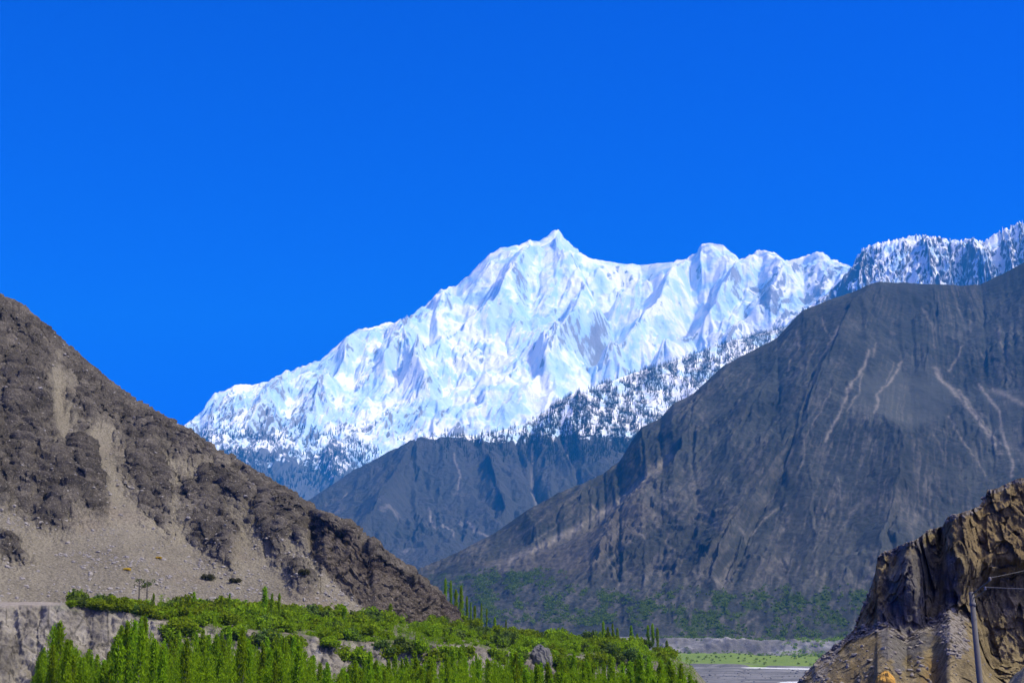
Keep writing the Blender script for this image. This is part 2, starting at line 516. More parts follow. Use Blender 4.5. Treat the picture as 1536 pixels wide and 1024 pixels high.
def build_snow_mountain():
    T = terrain(130, 1400, 860, 560, 24, SKY_SNOW,
                [(130, 12700), (275, 13500), (460, 15300), (660, 17500), (830, 19000), (960, 19400), (1065, 18800), (1275, 17500), (1400, 16500)],
                [(130, 10800, 500), (400, 11000, 620), (700, 11800, 700), (1000, 12400, 900), (1400, 12500, 1100)], power=1.25, jag=2.0, jag_wl=16, seed=1)
    add_ridges(T, [
        ([(834, 345), (838, 376), (850, 404), (868, 432), (880, 470), (862, 520), (820, 560)], 420, 22),
        ([(795, 362), (790, 407), (770, 440), (738, 490), (700, 520), (655, 560), (620, 600)], 330, 18),
        ([(745, 378), (700, 430), (660, 480), (610, 530), (575, 575)], 260, 16),
        ([(657, 437), (630, 485), (600, 520), (612, 570), (640, 620)], 260, 14),
        ([(540, 493), (520, 540), (500, 580), (470, 640)], 200, 14),
        ([(440, 555), (420, 600), (380, 650)], 160, 12),
        ([(1052, 366), (1037, 401), (1006, 460), (985, 505), (955, 545), (920, 575)], 380, 18),
        ([(985, 440), (940, 462), (905, 490), (885, 520)], 220, 12),
        ([(1150, 375), (1110, 430), (1075, 490), (1040, 540), (1000, 570)], 320, 16),
        ([(1222, 378), (1180, 440), (1140, 490), (1100, 530)], 260, 16),
        ([(694, 592), (670, 622), (630, 650)], 120, 12), ([(729, 585), (700, 622), (665, 655)], 120, 12),
        ([(775, 578), (745, 612), (705, 645)], 120, 12), ([(830, 570), (800, 602), (760, 635)], 100, 12),
        ([(875, 425), (905, 460), (925, 500), (900, 540)], -420, 20),
        ([(1065, 420), (1060, 470), (1030, 520)], -260, 16),
        ([(960, 400), (950, 425)], -260, 26)])
    X, Y = T['X'], T['Y']
    T['Z'] += 130 * fbm(X, Y, 1500, 4, 0.5, True, 3.0) * T['keep'] * sstep(0, 0.1, T['t'])
    px, py = T['px'], T['py']
    wx, wy = 14 * fbm(px, py, 90, 3, 0.5, False, 21), 14 * fbm(px, py, 90, 3, 0.5, False, 22)
    ua, ub = (px + wx) * 0.62 + (py + wy) * 0.78, (px + wx) * 0.78 - (py + wy) * 0.62       # across / along ribs that fall to the lower left
    edge = T['keep'] * sstep(0, 0.1, T['t'])
    T['Z'] += (135 * fbm(ua, ub * 0.30, 62, 4, 0.52, True, 4.0) + 30 * fbm(ua, ub * 0.4, 22, 3, 0.5, True, 6.0) + 20 * fbm(ua, ub * 0.35, 8, 4, 0.6, True, 7.0)) * edge * (0.35 + 0.65 * sstep(-0.15, 0.25, fbm(px, py, 75, 3)))
    T['Z'] += 44 * fbm(px * 0.45, py, 40, 4, 0.5, False, 14.0) * edge
    T['Z'] = erode(X, Y, T['Z'], 1300, 5, 0.036, T['keep'], 0.47, 1, 0.75, 0.55, 8)
    T['Z'] += 8 * fbm(X, Y, 160, 3, 0.5, True, 8.0) * T['keep'] * sstep(-0.2, 0.2, fbm(px, py, 60, 3, 0.5, False, 9))
    settle_crest(T, 9)
    nz, gx, gy = slope_nz(T)
    n1 = fbm(X, Y, 700, 5, 0.55, False, 5.0)
    low = sstep(2050, 1150, T['Z'] + 420 * n1)
    snow = (0.42 + 0.58 * sstep(0.20, 0.50, nz + 0.16 * n1)) * (1 - 0.58 * low) - sstep(1250, 900, T['Z'] + 260 * n1) * 0.8
    veg = low * 0.75
    # thin bare rock showing along the ribs
    ribn = fbm(ua, ub * 0.22, 26, 4, 0.55, True, 44.0); patch = fbm(px, py, 80, 3, 0.5, False, 45)
    snow -= 0.26 * sstep(0.45, 0.85, ribn + 0.45 * patch) * sstep(0.90, 0.66, nz)
    rk = sstep(22, -22, poly_sd(px, py, [(1105, 440), (1180, 405), (1275, 400), (1250, 455), (1170, 510), (1090, 525)]) + 30 * patch)
    snow -= 0.66 * rk * sstep(-0.25, 0.35, fbm(ua, ub * 0.4, 14, 4, 0.6, False, 48))  # rock spread here also stands in for shade on the right flank
    rk = sstep(16, -16, poly_sd(px, py, [(880, 392), (990, 398), (960, 430), (930, 445), (895, 425)]) + 22 * patch)
    snow -= 0.40 * rk * sstep(-0.2, 0.3, fbm(px, py * 0.5, 10, 4, 0.6, False, 49))
    # blue shade of the snow, painted as patches into its colour
    ice_shade = fbm(ua, ub * 0.38, 46, 6, 0.62, False, 71) + 0.35 * fbm(px * 0.5, py, 30, 4, 0.6, False, 72) - 0.25 * (gx * 0.8 + 0.2)
    ice_shade = 0.7 * sstep(0.18, 0.30, ice_shade) * sstep(0.1, 0.3, snow)
    T['snow_attr'] = snow
    finish(T, "snow_mountain", mat_snow("snow_ice_and_shade", (0.15, 0.155, 0.175), (0.36, 0.36, 0.38), (1, 1, 0.5), 0.0055, 1.5),
           dict(snow=snow, veg=veg, gully=snow * 0, ice_shade=ice_shade), kind="structure")
    return T

# ------------------------------------------------------------------ the nearer snowy ridge on the right
def build_snowy_ridge():
    sky = [(1000, 640), (1140, 520), (1180, 487), (1200, 467), (1240, 440), (1265, 415), (1278, 400), (1287, 382), (1300, 370), (1315, 364),
           (1330, 362), (1355, 357), (1375, 352), (1395, 354), (1415, 357), (1440, 362), (1452, 357), (1460, 358), (1475, 363), (1490, 352),
           (1500, 348), (1515, 340), (1528, 334), (1536, 336), (1560, 330), (1620, 350), (1850, 330)]
    T = terrain(1080, 1760, 620, 230, 20, sky, [(1080, 11500), (1300, 10600), (1536, 10200), (1760, 10000)],
                [(1080, 9000, 1300), (1300, 8800, 1500), (1760, 8600, 1700)], power=1.1, jag=3.2, jag_wl=13, seed=2)
    add_ridges(T, [([(1375, 352), (1395, 400), (1400, 440)], 120, 14), ([(1300, 370), (1290, 410), (1270, 440)], 130, 14),
                   ([(1440, 362), (1460, 400), (1480, 430)], 150, 10), ([(1500, 348), (1510, 390), (1520, 420)], 130, 10),
                   ([(1530, 334), (1545, 390), (1550, 420)], 150, 10)])
    X, Y = T['X'], T['Y']
    T['Z'] += 70 * fbm(X, Y, 600, 4, 0.5, True, 3.0) * T['keep']
    T['Z'] = erode(X, Y, T['Z'], 420, 4, 0.14, T['keep'], 0.55, 4, 0.85, 0.55, 5)
    settle_crest(T, 5)
    nz, gx, gy = slope_nz(T)
    n1 = fbm(X, Y, 300, 5, 0.6, False, 5.0)
    snow = 0.40 + 0.70 * sstep(0.30, 0.70, nz + 0.16 * n1) + 0.3 * sstep(12, 2, np.abs(T['py'] - line(sky, T['px']))) * sstep(1300, 1340, T['px'])
    snow -= 0.22 * sstep(1340, 1270, T['px'])
    finish(T, "snowy_ridge", mat_snow("snow_on_rock", (0.06, 0.06, 0.07), (0.17, 0.15, 0.145), (1, 1, 0.45), 0.012),
           dict(snow=snow, veg=snow * 0, gully=snow * 0), kind="structure")

# ------------------------------------------------------------------ the blue forested ridge in the middle
def build_forested_ridge():
    sky = [(250, 850), (400, 790), (440, 765), (465, 748), (500, 725), (530, 705), (560, 690), (590, 673), (625, 657), (660, 653), (700, 653),
           (740, 648), (770, 641), (795, 632), (830, 608), (860, 590), (890, 580), (920, 570), (960, 556), (1000, 545), (1050, 528),
           (1100, 510), (1150, 498), (1200, 485), (1300, 470)]
    T = terrain(300, 1280, 700, 420, 20, sky, [(300, 6300), (625, 6700), (790, 7100), (900, 7700), (1170, 9200), (1280, 9600)],
                [(300, 5000, 30), (640, 5100, 60), (900, 5200, 60), (1280, 5600, 300)], power=1.1, jag=1.2, seed=3)
    add_ridges(T, [([(625, 657), (600, 720), (560, 790), (520, 850)], 70, 16), ([(720, 652), (735, 720), (760, 790)], 70, 18),
                   ([(795, 640), (797, 680), (800, 720), (806, 745), (815, 770)], -60, 10),
                   ([(845, 645), (856, 690), (875, 725)], -60, 8)])
    X, Y = T['X'], T['Y']
    T['Z'] += 24 * fbm(X, Y, 700, 4, 0.5, True, 3.0) * T['keep']
    T['Z'] = erode(X, Y, T['Z'], 650, 5, 0.042, T['keep'], 0.46, 7, 0.8, 0.5, 6)
    settle_crest(T, 9)
    nz, gx, gy = slope_nz(T)
    n1 = fbm(X, Y, 260, 5, 0.62, False, 5.0)
    strk = fbm(T['px'] * 1.0, T['py'] * 0.28, 9, 4, 0.6, False, 17)
    snow = 1.0 * sstep(715, 905, T['Z'] + 70 * n1 + 75 * strk) - 0.34 + 0.25 * n1 + 0.2 * strk
    crest_d = T['py'] - line(sky, T['px']) + 5 * strk
    snow = np.maximum(snow, 0.85 * sstep(11, 3, crest_d) * sstep(615, 650, T['px']) * sstep(900, 820, T['px']))
    gul = np.zeros_like(X)
    nn = fbm(T['px'], T['py'], 22, 3, 0.6)
    for pts, w in [([(795, 650), (799, 690), (797, 715), (801, 745), (806, 760)], 2.2), ([(848, 655), (858, 690), (868, 710), (876, 722)], 2.0),
                   ([(642, 752), (648, 775), (650, 792)], 1.6), ([(664, 788), (676, 800), (680, 812)], 1.5), 
                   ([(520, 730), (505, 760)], 1.2), ([(680, 690), (690, 720), (688, 735)], 1.4),
                   ([(700, 790), (720, 810), (745, 815)], 1.4)]:
        d = seg_dist(T['px'] + 5 * nn, T['py'], pts)
        gul = np.maximum(gul, 0.55 * np.exp(-(d / w) ** 2) * (0.6 + 0.8 * nn + 0.3))
    gul = np.clip(gul + 0.35 * sstep(0.25, 0.5, fbm(X, Y, 180, 5, 0.6, False, 2)) * sstep(750, 300, T['Z']), 0, 1)
    gul *= sstep(0.9, 0.3, snow)
    veg = np.clip(0.35 + 0.6 * n1, 0, 1)
    finish(T, "forested_ridge", mat_snow("ridge_rock_and_snow", (0.032, 0.034, 0.036), (0.075, 0.072, 0.068), (1, 1, 0.35), 0.012),
           dict(snow=snow, veg=veg, gully=gul), kind="structure")
    T['snow_attr'] = snow
    return T

# ------------------------------------------------------------------ conifers so far away they read as one mass
def conifer_forest(name, pts, hmin, hmax, mat, label):
    n = len(pts)
    H = RN.uniform(hmin, hmax, n); W = H * RN.uniform(0.085, 0.14, n)
    k = 6
    th = np.arange(k) * 2 * np.pi / k
    rings = [(0.06, 0.25), (0.10, 1.0), (0.42, 0.50), (0.40, 0.78), (0.72, 0.28), (0.70, 0.48), (1.0, 0.02)]
    V = []
    rot = RN.uniform(0, 6.28, n)
    for (h, w) in rings:
        a = th[None, :] + rot[:, None]
        jit = RN.uniform(0.75, 1.2, (n, k))
        V.append(np.stack([pts[:, 0:1] + np.cos(a) * (W * w)[:, None] * jit, pts[:, 1:2] + np.sin(a) * (W * w)[:, None] * jit,
                           np.broadcast_to((pts[:, 2] + H * h)[:, None], (n, k))], -1))
    V = np.stack(V, 1)                                   # n, rings, k, 3
    base = (np.arange(n) * len(rings) * k)[:, None, None]
    F = []
    for r in range(len(rings) - 1):
        i = np.arange(k); j = (i + 1) % k
        q = np.stack([r * k + i, r * k + j, (r + 1) * k + j, (r + 1) * k + i], -1)
        F.append(base + q[None])
    F = np.concatenate(F, 1).reshape(-1, 4)
    return link(name, np_mesh(name, V.reshape(-1, 3), F, mat, False), None, kind="stuff", label=label, category="forest")

def sample_grid(T, weight, n):
    w = np.clip(weight, 0, None).astype(float).ravel()
    c = np.cumsum(w); idx = np.searchsorted(c, RN.random(n) * c[-1])
    idx = np.clip(idx, 0, w.size - 1)
    P = np.stack([T['X'].ravel()[idx], T['Y'].ravel()[idx], T['Z'].ravel()[idx]], -1)
    return P, idx

# ------------------------------------------------------------------ the dark mountain on the right
SKY_DARK = [(400, 905), (560, 875), (600, 862), (640, 848), (690, 826), (740, 800), (790, 765), (840, 738), (880, 722), (908, 708), (930, 690),
            (945, 665), (962, 640), (990, 628), (1010, 605), (1040, 590), (1062, 570), (1085, 548), (1110, 535), (1140, 520), (1165, 507),
            (1190, 480), (1205, 465), (1225, 458), (1250, 447), (1280, 438), (1300, 428), (1320, 422), (1345, 424), (1375, 425), (1410, 427),
            (1440, 428), (1470, 427), (1495, 415), (1515, 405), (1536, 393), (1600, 370), (1900, 290)]
DARK_GULLIES = [
    ([(1007, 683), (965, 720), (925, 755), (885, 780), (850, 800), (800, 825), (760, 842)], 5.0, 0.85),
    ([(885, 756), (897, 768), (880, 790)], 2.5, 0.8),
    ([(1257, 489), (1247, 510), (1229, 543)], 1.7, 0.7), ([(1232, 475), (1238, 495), (1246, 508)], 1.2, 0.6),
    ([(1195, 495), (1198, 522), (1183, 546), (1182, 557)], 1.8, 0.6),
    ([(1305, 525), (1295, 552), (1271, 585), (1268, 600), (1259, 619), (1237, 662)], 2.2, 0.9),
    ([(1293, 560), (1288, 590), (1270, 615)], 1.6, 0.6),
    ([(1353, 543), (1335, 573), (1315, 592), (1318, 600), (1312, 619)], 2.2, 0.9), ([(1340, 545), (1328, 575)], 1.4, 0.5),
    ([(1401, 552), (1416, 573), (1438, 595), (1449, 606), (1475, 640), (1501, 680)], 3.2, 0.95),
    ([(1436, 585), (1450, 600), (1470, 628), (1500, 665)], 2.2, 0.7),
    ([(1468, 576), (1483, 595), (1498, 616), (1503, 647), (1519, 695), (1517, 715)], 2.2, 0.9),
    ([(1486, 582), (1513, 595), (1536, 607), (1600, 640)], 4.0, 0.7),
    ([(1444, 519), (1435, 537), (1424, 557)], 1.8, 0.6), ([(1383, 461), (1401, 492), (1402, 520)], 1.5, 0.5),
    ([(1498, 489), (1498, 507), (1510, 534)], 2.0, 0.65), ([(1455, 480), (1456, 498)], 2.5, 0.4),
    ([(1313, 515), (1309, 535)], 2.0, 0.5), ([(1423, 625), (1440, 655), (1465, 690), (1478, 712)], 2.0, 0.6),
    ([(1400, 650), (1415, 680)], 1.6, 0.4), ([(1208, 650), (1206, 690), (1200, 700)], 1.6, 0.45), ([(1250, 580), (1222, 630), (1207, 660)], 1.5, 0.5),
    ([(1240, 590), (1215, 625), (1175, 665)], 1.4, 0.35), ([(1256, 715), (1262, 750)], 1.4, 0.5), ([(1167, 735), (1150, 760)], 1.4, 0.5),
    ([(1120, 810), (1130, 800), (1150, 775), (1180, 755)], 1.6, 0.6), ([(1110, 790), (1122, 815)], 2.4, 0.55),
    ([(1085, 880), (1092, 858)], 5.0, 0.75), ([(1072, 868), (1080, 876)], 3.0, 0.6),
    ([(1040, 745), (1060, 770), (1075, 785)], 2.4, 0.5), ([(1045, 780), (1075, 790), (1100, 805)], 1.6, 0.4),
    ([(980, 775), (985, 790)], 4.0, 0.7), ([(955, 795), (965, 805)], 3.2, 0.6), ([(1003, 800), (998, 815), (1010, 825)], 2.0, 0.5),
    ([(915, 845), (930, 825), (945, 812)], 2.0, 0.55), ([(985, 860), (1000, 840), (1010, 830)], 1.6, 0.5),
    ([(820, 770), (800, 790), (775, 805)], 1.5, 0.4), ([(848, 775), (825, 795), (800, 812)], 1.5, 0.4), ([(775, 790), (762, 815)], 2.0, 0.4),
    ([(1275, 770), (1290, 755)], 3.0, 0.5), ([(1255, 800), (1280, 770)], 1.8, 0.4), ([(1170, 840), (1150, 860)], 3.5, 0.4),
    ([(960, 935), (975, 918), (985, 905)], 4.0, 0.5), ([(1020, 940), (1030, 950)], 4.0, 0.55), ([(1110, 945), (1135, 925)], 3.0, 0.4),
    ([(1290, 880), (1310, 860)], 3.0, 0.5), ([(1095, 620), (1110, 600)], 1.6, 0.4), ([(1130, 560), (1118, 585)], 1.6, 0.4),
    ([(1050, 622), (1062, 640)], 3.0, 0.35), ([(1075, 660), (1050, 700)], 1.6, 0.35)]

def build_dark_mountain():
    T = terrain(540, 1800, 900, 640, 20, SKY_DARK,
                [(540, 2900), (640, 3000), (910, 3250), (1060, 3500), (1230, 3850), (1400, 4200), (1536, 4300), (1800, 4400)],
                [(540, 2100, -74), (800, 1950, -76), (1000, 1893, -76), (1536, 1893, -76), (1800, 1893, -76)], power=1.22, jag=1.8, jag_wl=22, seed=5)
    add_ridges(T, [
        ([(1300, 428), (1250, 540), (1190, 660), (1130, 770), (1080, 850)], 38, 34),
        ([(1062, 570), (1035, 660), (985, 740), (930, 800), (900, 850)], 36, 28),
        ([(955, 650), (930, 700), (870, 755), (800, 800)], 25, 14),
        ([(1200, 470), (1150, 580), (1100, 680)], 24, 26),
        ([(1410, 427), (1400, 500), (1395, 545)], 26, 30),
        ([(1345, 645), (1355, 740), (1330, 830)], 30, 50),
        ([(1360, 560), (1370, 610)], -45, 55),
        ([(1225, 560), (1180, 700), (1120, 815), (1092, 870)], -26, 20),
        ([(1010, 690), (930, 755), (830, 812)], -22, 14)], True)
    X, Y = T['X'], T['Y']
    base = sstep(0.0, 0.2, T['t'])
    T['Z'] += 15 * fbm(X, Y, 420, 5, 0.45, True, 3.0) * T['keep'] * (0.25 + 0.75 * base)
    fan_sd = poly_sd(T['px'], T['py'] , [(1300, 554), (1350, 545), (1397, 547), (1434, 588), (1419, 621), (1382, 632), (1356, 647), (1308, 636), (1274, 621)])
    nn = fbm(T['px'], T['py'], 30, 4, 0.6, False, 11)
    fan = sstep(10, -14, fan_sd + 12 * nn)
    fan = np.maximum(fan, 0.8 * sstep(8, -10, poly_sd(T['px'], T['py'], [(1460, 580), (1540, 590), (1540, 700), (1510, 690), (1480, 620)]) + 10 * nn))
    T['Z'] = erode(X, Y, T['Z'], 520, 5, 0.019, T['keep'] * (1 - 0.85 * fan) * (0.35 + 0.65 * base), 0.42, 9, 0.6, 0.5, 8)
    T['Z'] += 3.5 * fbm(X, Y, 60, 4, 0.55, True, 4.0) * (1 - 0.8 * fan) * T['keep']
    crag = sstep(30, -30, poly_sd(T['px'], T['py'], [(905, 800), (960, 760), (1060, 760), (1110, 820), (1080, 870), (900, 870)]) + 30 * nn) + sstep(0.1, 0.4, nn) * 0.6
    T['Z'] += (7 * facet3(X, Y, T['Z'], 48, 2) + 3.2 * facet3(X, Y, T['Z'], 20, 4)) * (0.12 + np.clip(crag, 0, 1)) * (1 - 0.8 * fan) * T['keep']
    T['Z'] += 1.2 * fbm(X, Y, 17, 2, 0.6, True, 4.5) * (1 - 0.8 * fan) * T['keep']
    settle_crest(T, 7)
    T['px'], T['py'] = pix(X, Y, T['Z'])
    nn = fbm(T['px'], T['py'], 30, 4, 0.6, False, 11)
    px_, py_ = T['px'], T['py']
    gul = np.zeros_like(X)
    wob = fbm(T['px'], T['py'], 16, 3, 0.6, False, 2)
    brk = fbm(T['px'], T['py'], 9, 3, 0.7, False, 6)
    for pts, w, s in DARK_GULLIES:
        d = seg_dist(T['px'] + 5 * wob, T['py'] + 3 * nn, pts)
        gul = np.maximum(gul, s * np.exp(-(d / w) ** 1.6) * np.clip(0.75 + 0.9 * brk, 0, 1))
    # fine runnels fanning down from the summit
    th = np.arctan2(px_ - 1385, py_ - 270); rho = np.hypot(px_ - 1385, py_ - 270)
    run = fbm(th * 900 + 9 * wob, rho * 0.16, 20, 4, 0.6, True, 51)
    ptch = fbm(px_, py_, 70, 4, 0.55, False, 52)
    run = sstep(0.38, 0.78, run + 0.30 * ptch)
    gul = np.maximum(gul, 0.42 * run * np.clip(0.35 + 1.5 * ptch + 0.5 * sstep(560, 800, py_), 0, 1) * np.clip(0.5 + brk, 0, 1))
    # thin natural runnels where the carved ground is deepest
    lap = blur(T['Z'], 10) - T['Z']
    gul = np.maximum(gul, 0.40 * sstep(3.0, 8.0, lap) * np.clip(0.5 + 1.4 * nn, 0, 1))
    tan_ = np.clip(0.28 * sstep(640, 800, py_) * (0.55 + 1.1 * ptch), 0, 1) * sstep(900, 850, py_)
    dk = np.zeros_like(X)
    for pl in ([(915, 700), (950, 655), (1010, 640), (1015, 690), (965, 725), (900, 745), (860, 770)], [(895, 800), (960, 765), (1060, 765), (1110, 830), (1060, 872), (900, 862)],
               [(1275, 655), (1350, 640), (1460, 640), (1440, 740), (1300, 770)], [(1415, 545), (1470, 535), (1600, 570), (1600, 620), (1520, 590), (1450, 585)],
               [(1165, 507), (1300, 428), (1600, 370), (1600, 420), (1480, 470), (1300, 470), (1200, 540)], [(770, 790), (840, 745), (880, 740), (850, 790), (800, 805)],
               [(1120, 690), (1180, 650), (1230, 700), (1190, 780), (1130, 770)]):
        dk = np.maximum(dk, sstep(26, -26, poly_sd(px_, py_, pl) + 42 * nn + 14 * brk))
    pink = sstep(14, -14, poly_sd(T['px'], T['py'], [(1000, 690), (960, 745), (1000, 760), (960, 800), (920, 830), (880, 860), (790, 860), (700, 850), (760, 835), (860, 795), (930, 750)]) + 22 * nn)
    py, px = T['py'], T['px']
    veg = sstep(862, 895, py + 18 * nn) * sstep(830, 880, px) * 0.62
    veg = np.maximum(veg, 0.5 * sstep(838, 865, py + 14 * nn) * sstep(900, 850, px))
    clump = fbm(px, py, 34, 4, 0.6, False, 61)
    veg = veg * np.clip(0.75 + 1.6 * clump, 0, 1.25)
    veg -= 0.45 * sstep(930, 948, py) * sstep(1100, 900, px) + 0.5 * sstep(0.15, 0.4, nn)
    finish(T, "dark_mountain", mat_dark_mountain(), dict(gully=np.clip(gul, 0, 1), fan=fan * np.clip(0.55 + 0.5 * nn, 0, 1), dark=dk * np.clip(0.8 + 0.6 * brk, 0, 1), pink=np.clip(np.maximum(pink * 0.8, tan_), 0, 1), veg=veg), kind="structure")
    T['veg'] = veg
    return T

# ------------------------------------------------------------------ valley floor, river
RIVER_Z = -97.0
def ground_z(px, r, x, y):
    z = np.full_like(r, -18.0)
    z = np.where(r < 45, -1.8 - 16.2 * sstep(18, 45, r), z)
    z = z + (-98.5 + 18) * sstep(230, 700, r)
    n = fbm(x, y, 90, 4, 0.5)
    wob = 60 * fbm(x, y * 0.3, 260, 3, 0.5)
    wob = 0.33 * wob
    q = r + wob + 16 * fbm(x, y, 75, 3, 0.55, False, 4)
    # gravel bar, back channel, meadow, far bluff
    z = z + 2.1 * sstep(0, 14, q - 1478 + 110 * sstep(0.215, 0.185, np.arctan2(x, y))) * sstep(1704, 1694, q) * (1 + 0.2 * n) + 2.0 * sstep(0.19, 0.17, np.arctan2(x, y)) * sstep(1600, 1700, r)
    z = z + 3.6 * sstep(1738, 1746, q)
    z = z + 9.0 * sstep(1746, 1862, r)
    z = z + 19.0 * sstep(1850, 1885, r + 0.8 * wob + 14 * fbm(x, y, 45, 3, 0.55, False, 6))
    z = z - 30 * sstep(2300, 4000, r)
    bench = sstep(0.22, 0.30, np.arctan2(x, y)) * sstep(78, 58, r) * sstep(20, 34, r)
    z = z + bench * (-8.6 - z)
    return z + 0.4 * n * sstep(200, 300, r)

def build_ground():
    PXA = np.concatenate([np.linspace(-1.25, -0.45, 40)[:-1], np.linspace(-0.45, 0.45, 620), np.linspace(0.45, 1.25, 40)[1:]])
    rr = np.concatenate([[0.5, 3, 8, 14], np.linspace(18, 60, 22), np.linspace(70, 240, 20), np.linspace(260, 1400, 40), np.linspace(1420, 1930, 330),
                         np.linspace(1960, 2400, 30), np.geomspace(2600, 24000, 30)])
    A, R = np.meshgrid(PXA, rr)
    X, Y = R * np.sin(A), R * np.cos(A)
    Z = ground_z(None, R, X, Y)
    n = fbm(X, Y, 60, 4, 0.55, False, 3)
    bluff = sstep(1845, 1860, R) * sstep(1900, 1885, R)
    Z += bluff * (2.6 * fbm(X * 1.0, Y * 0.2, 30, 4, 0.55, True, 3) + 2.4 * facet3(X, Y * 0.5, Z, 9, 3))
    Z += 1.2 * n * sstep(1480, 1500, R) * sstep(1700, 1680, R)
    veg = sstep(1746, 1756, R) * sstep(1862, 1846, R) * (0.75 + 0.3 * n)
    veg = np.maximum(veg, sstep(30, 45, R) * sstep(330, 260, R) * 0.6)
    veg = np.maximum(veg, 0.25 * sstep(1895, 1910, R))
    T = dict(X=X, Y=Y, Z=Z)
    finish(T, "ground", mat_ground(), dict(veg=veg), kind="structure")
    # the river: one water sheet lying in its bed; the gravel bar and meadow rise out of it
    th = np.linspace(-0.9, 0.9, 160); rs = np.linspace(800, 1760, 60)
    A, R = np.meshgrid(th, rs)
    V = np.stack([R * np.sin(A), R * np.cos(A), np.full_like(R, RIVER_Z)], -1).reshape(-1, 3)
    m = Mat("river_water")
    foam = m.ramp(m.noise(0.10, 7, 0.65, m.mapped((0.35, 1.6, 1))), [(0.34, 0.0), (0.54, 1.0)])
    col = m.mix(foam, (0.36, 0.37, 0.36), (0.82, 0.82, 0.80))
    nb = m.bump(m.noise(0.25, 6, 0.65, m.mapped((0.6, 1.3, 1))), 0.6, 0.7)
    w = m.bsdf(col, 0.25, nb, 0.5)
    link("river", np_mesh("river", V, grid_faces(60, 160), w), None, kind="structure")

# ------------------------------------------------------------------ rocky hill on the left
SKY_HILL = [(-500, 130), (-300, 250), (-100, 375), (0, 441), (30, 455), (60, 480), (90, 508), (130, 542), (165, 572), (200, 598), (240, 622), (275, 641), (320, 672),
            (355, 690), (395, 712), (430, 735), (465, 762), (490, 768), (520, 782), (545, 805), (575, 822), (600, 838), (625, 860), (650, 878),
            (665, 895), (680, 915), (700, 945), (730, 990), (780, 1060)]
HILL_ROCK = [
    [(-400, 150), (0, 441), (90, 508), (60, 600), (90, 680), (140, 745), (152, 778), (120, 782), (80, 800), (35, 775), (0, 750), (-400, 640)],
    [(60, 480), (275, 641), (330, 676), (300, 700), (215, 660), (170, 625), (120, 640), (100, 560)],
    [(150, 600), (215, 640), (262, 705), (248, 740), (252, 800), (228, 775), (200, 745), (182, 700), (190, 660)],
    [(268, 700), (285, 728), (330, 760), (352, 800), (345, 855), (318, 842), (285, 800), (272, 760)],
    [(300, 690), (430, 735), (465, 765), (470, 830), (440, 800), (420, 845), (392, 815), (368, 770), (330, 745), (300, 735)],
    [(0, 800), (22, 808), (48, 836), (38, 846), (0, 828)],
    [(430, 838), (448, 850), (462, 880), (450, 885), (436, 865)],
    [(120, 640), (150, 700), (160, 760), (140, 780), (110, 740), (95, 690)],
]
KNOB = [(462, 760), (680, 905), (700, 960), (565, 925), (525, 892), (482, 855), (458, 815)]
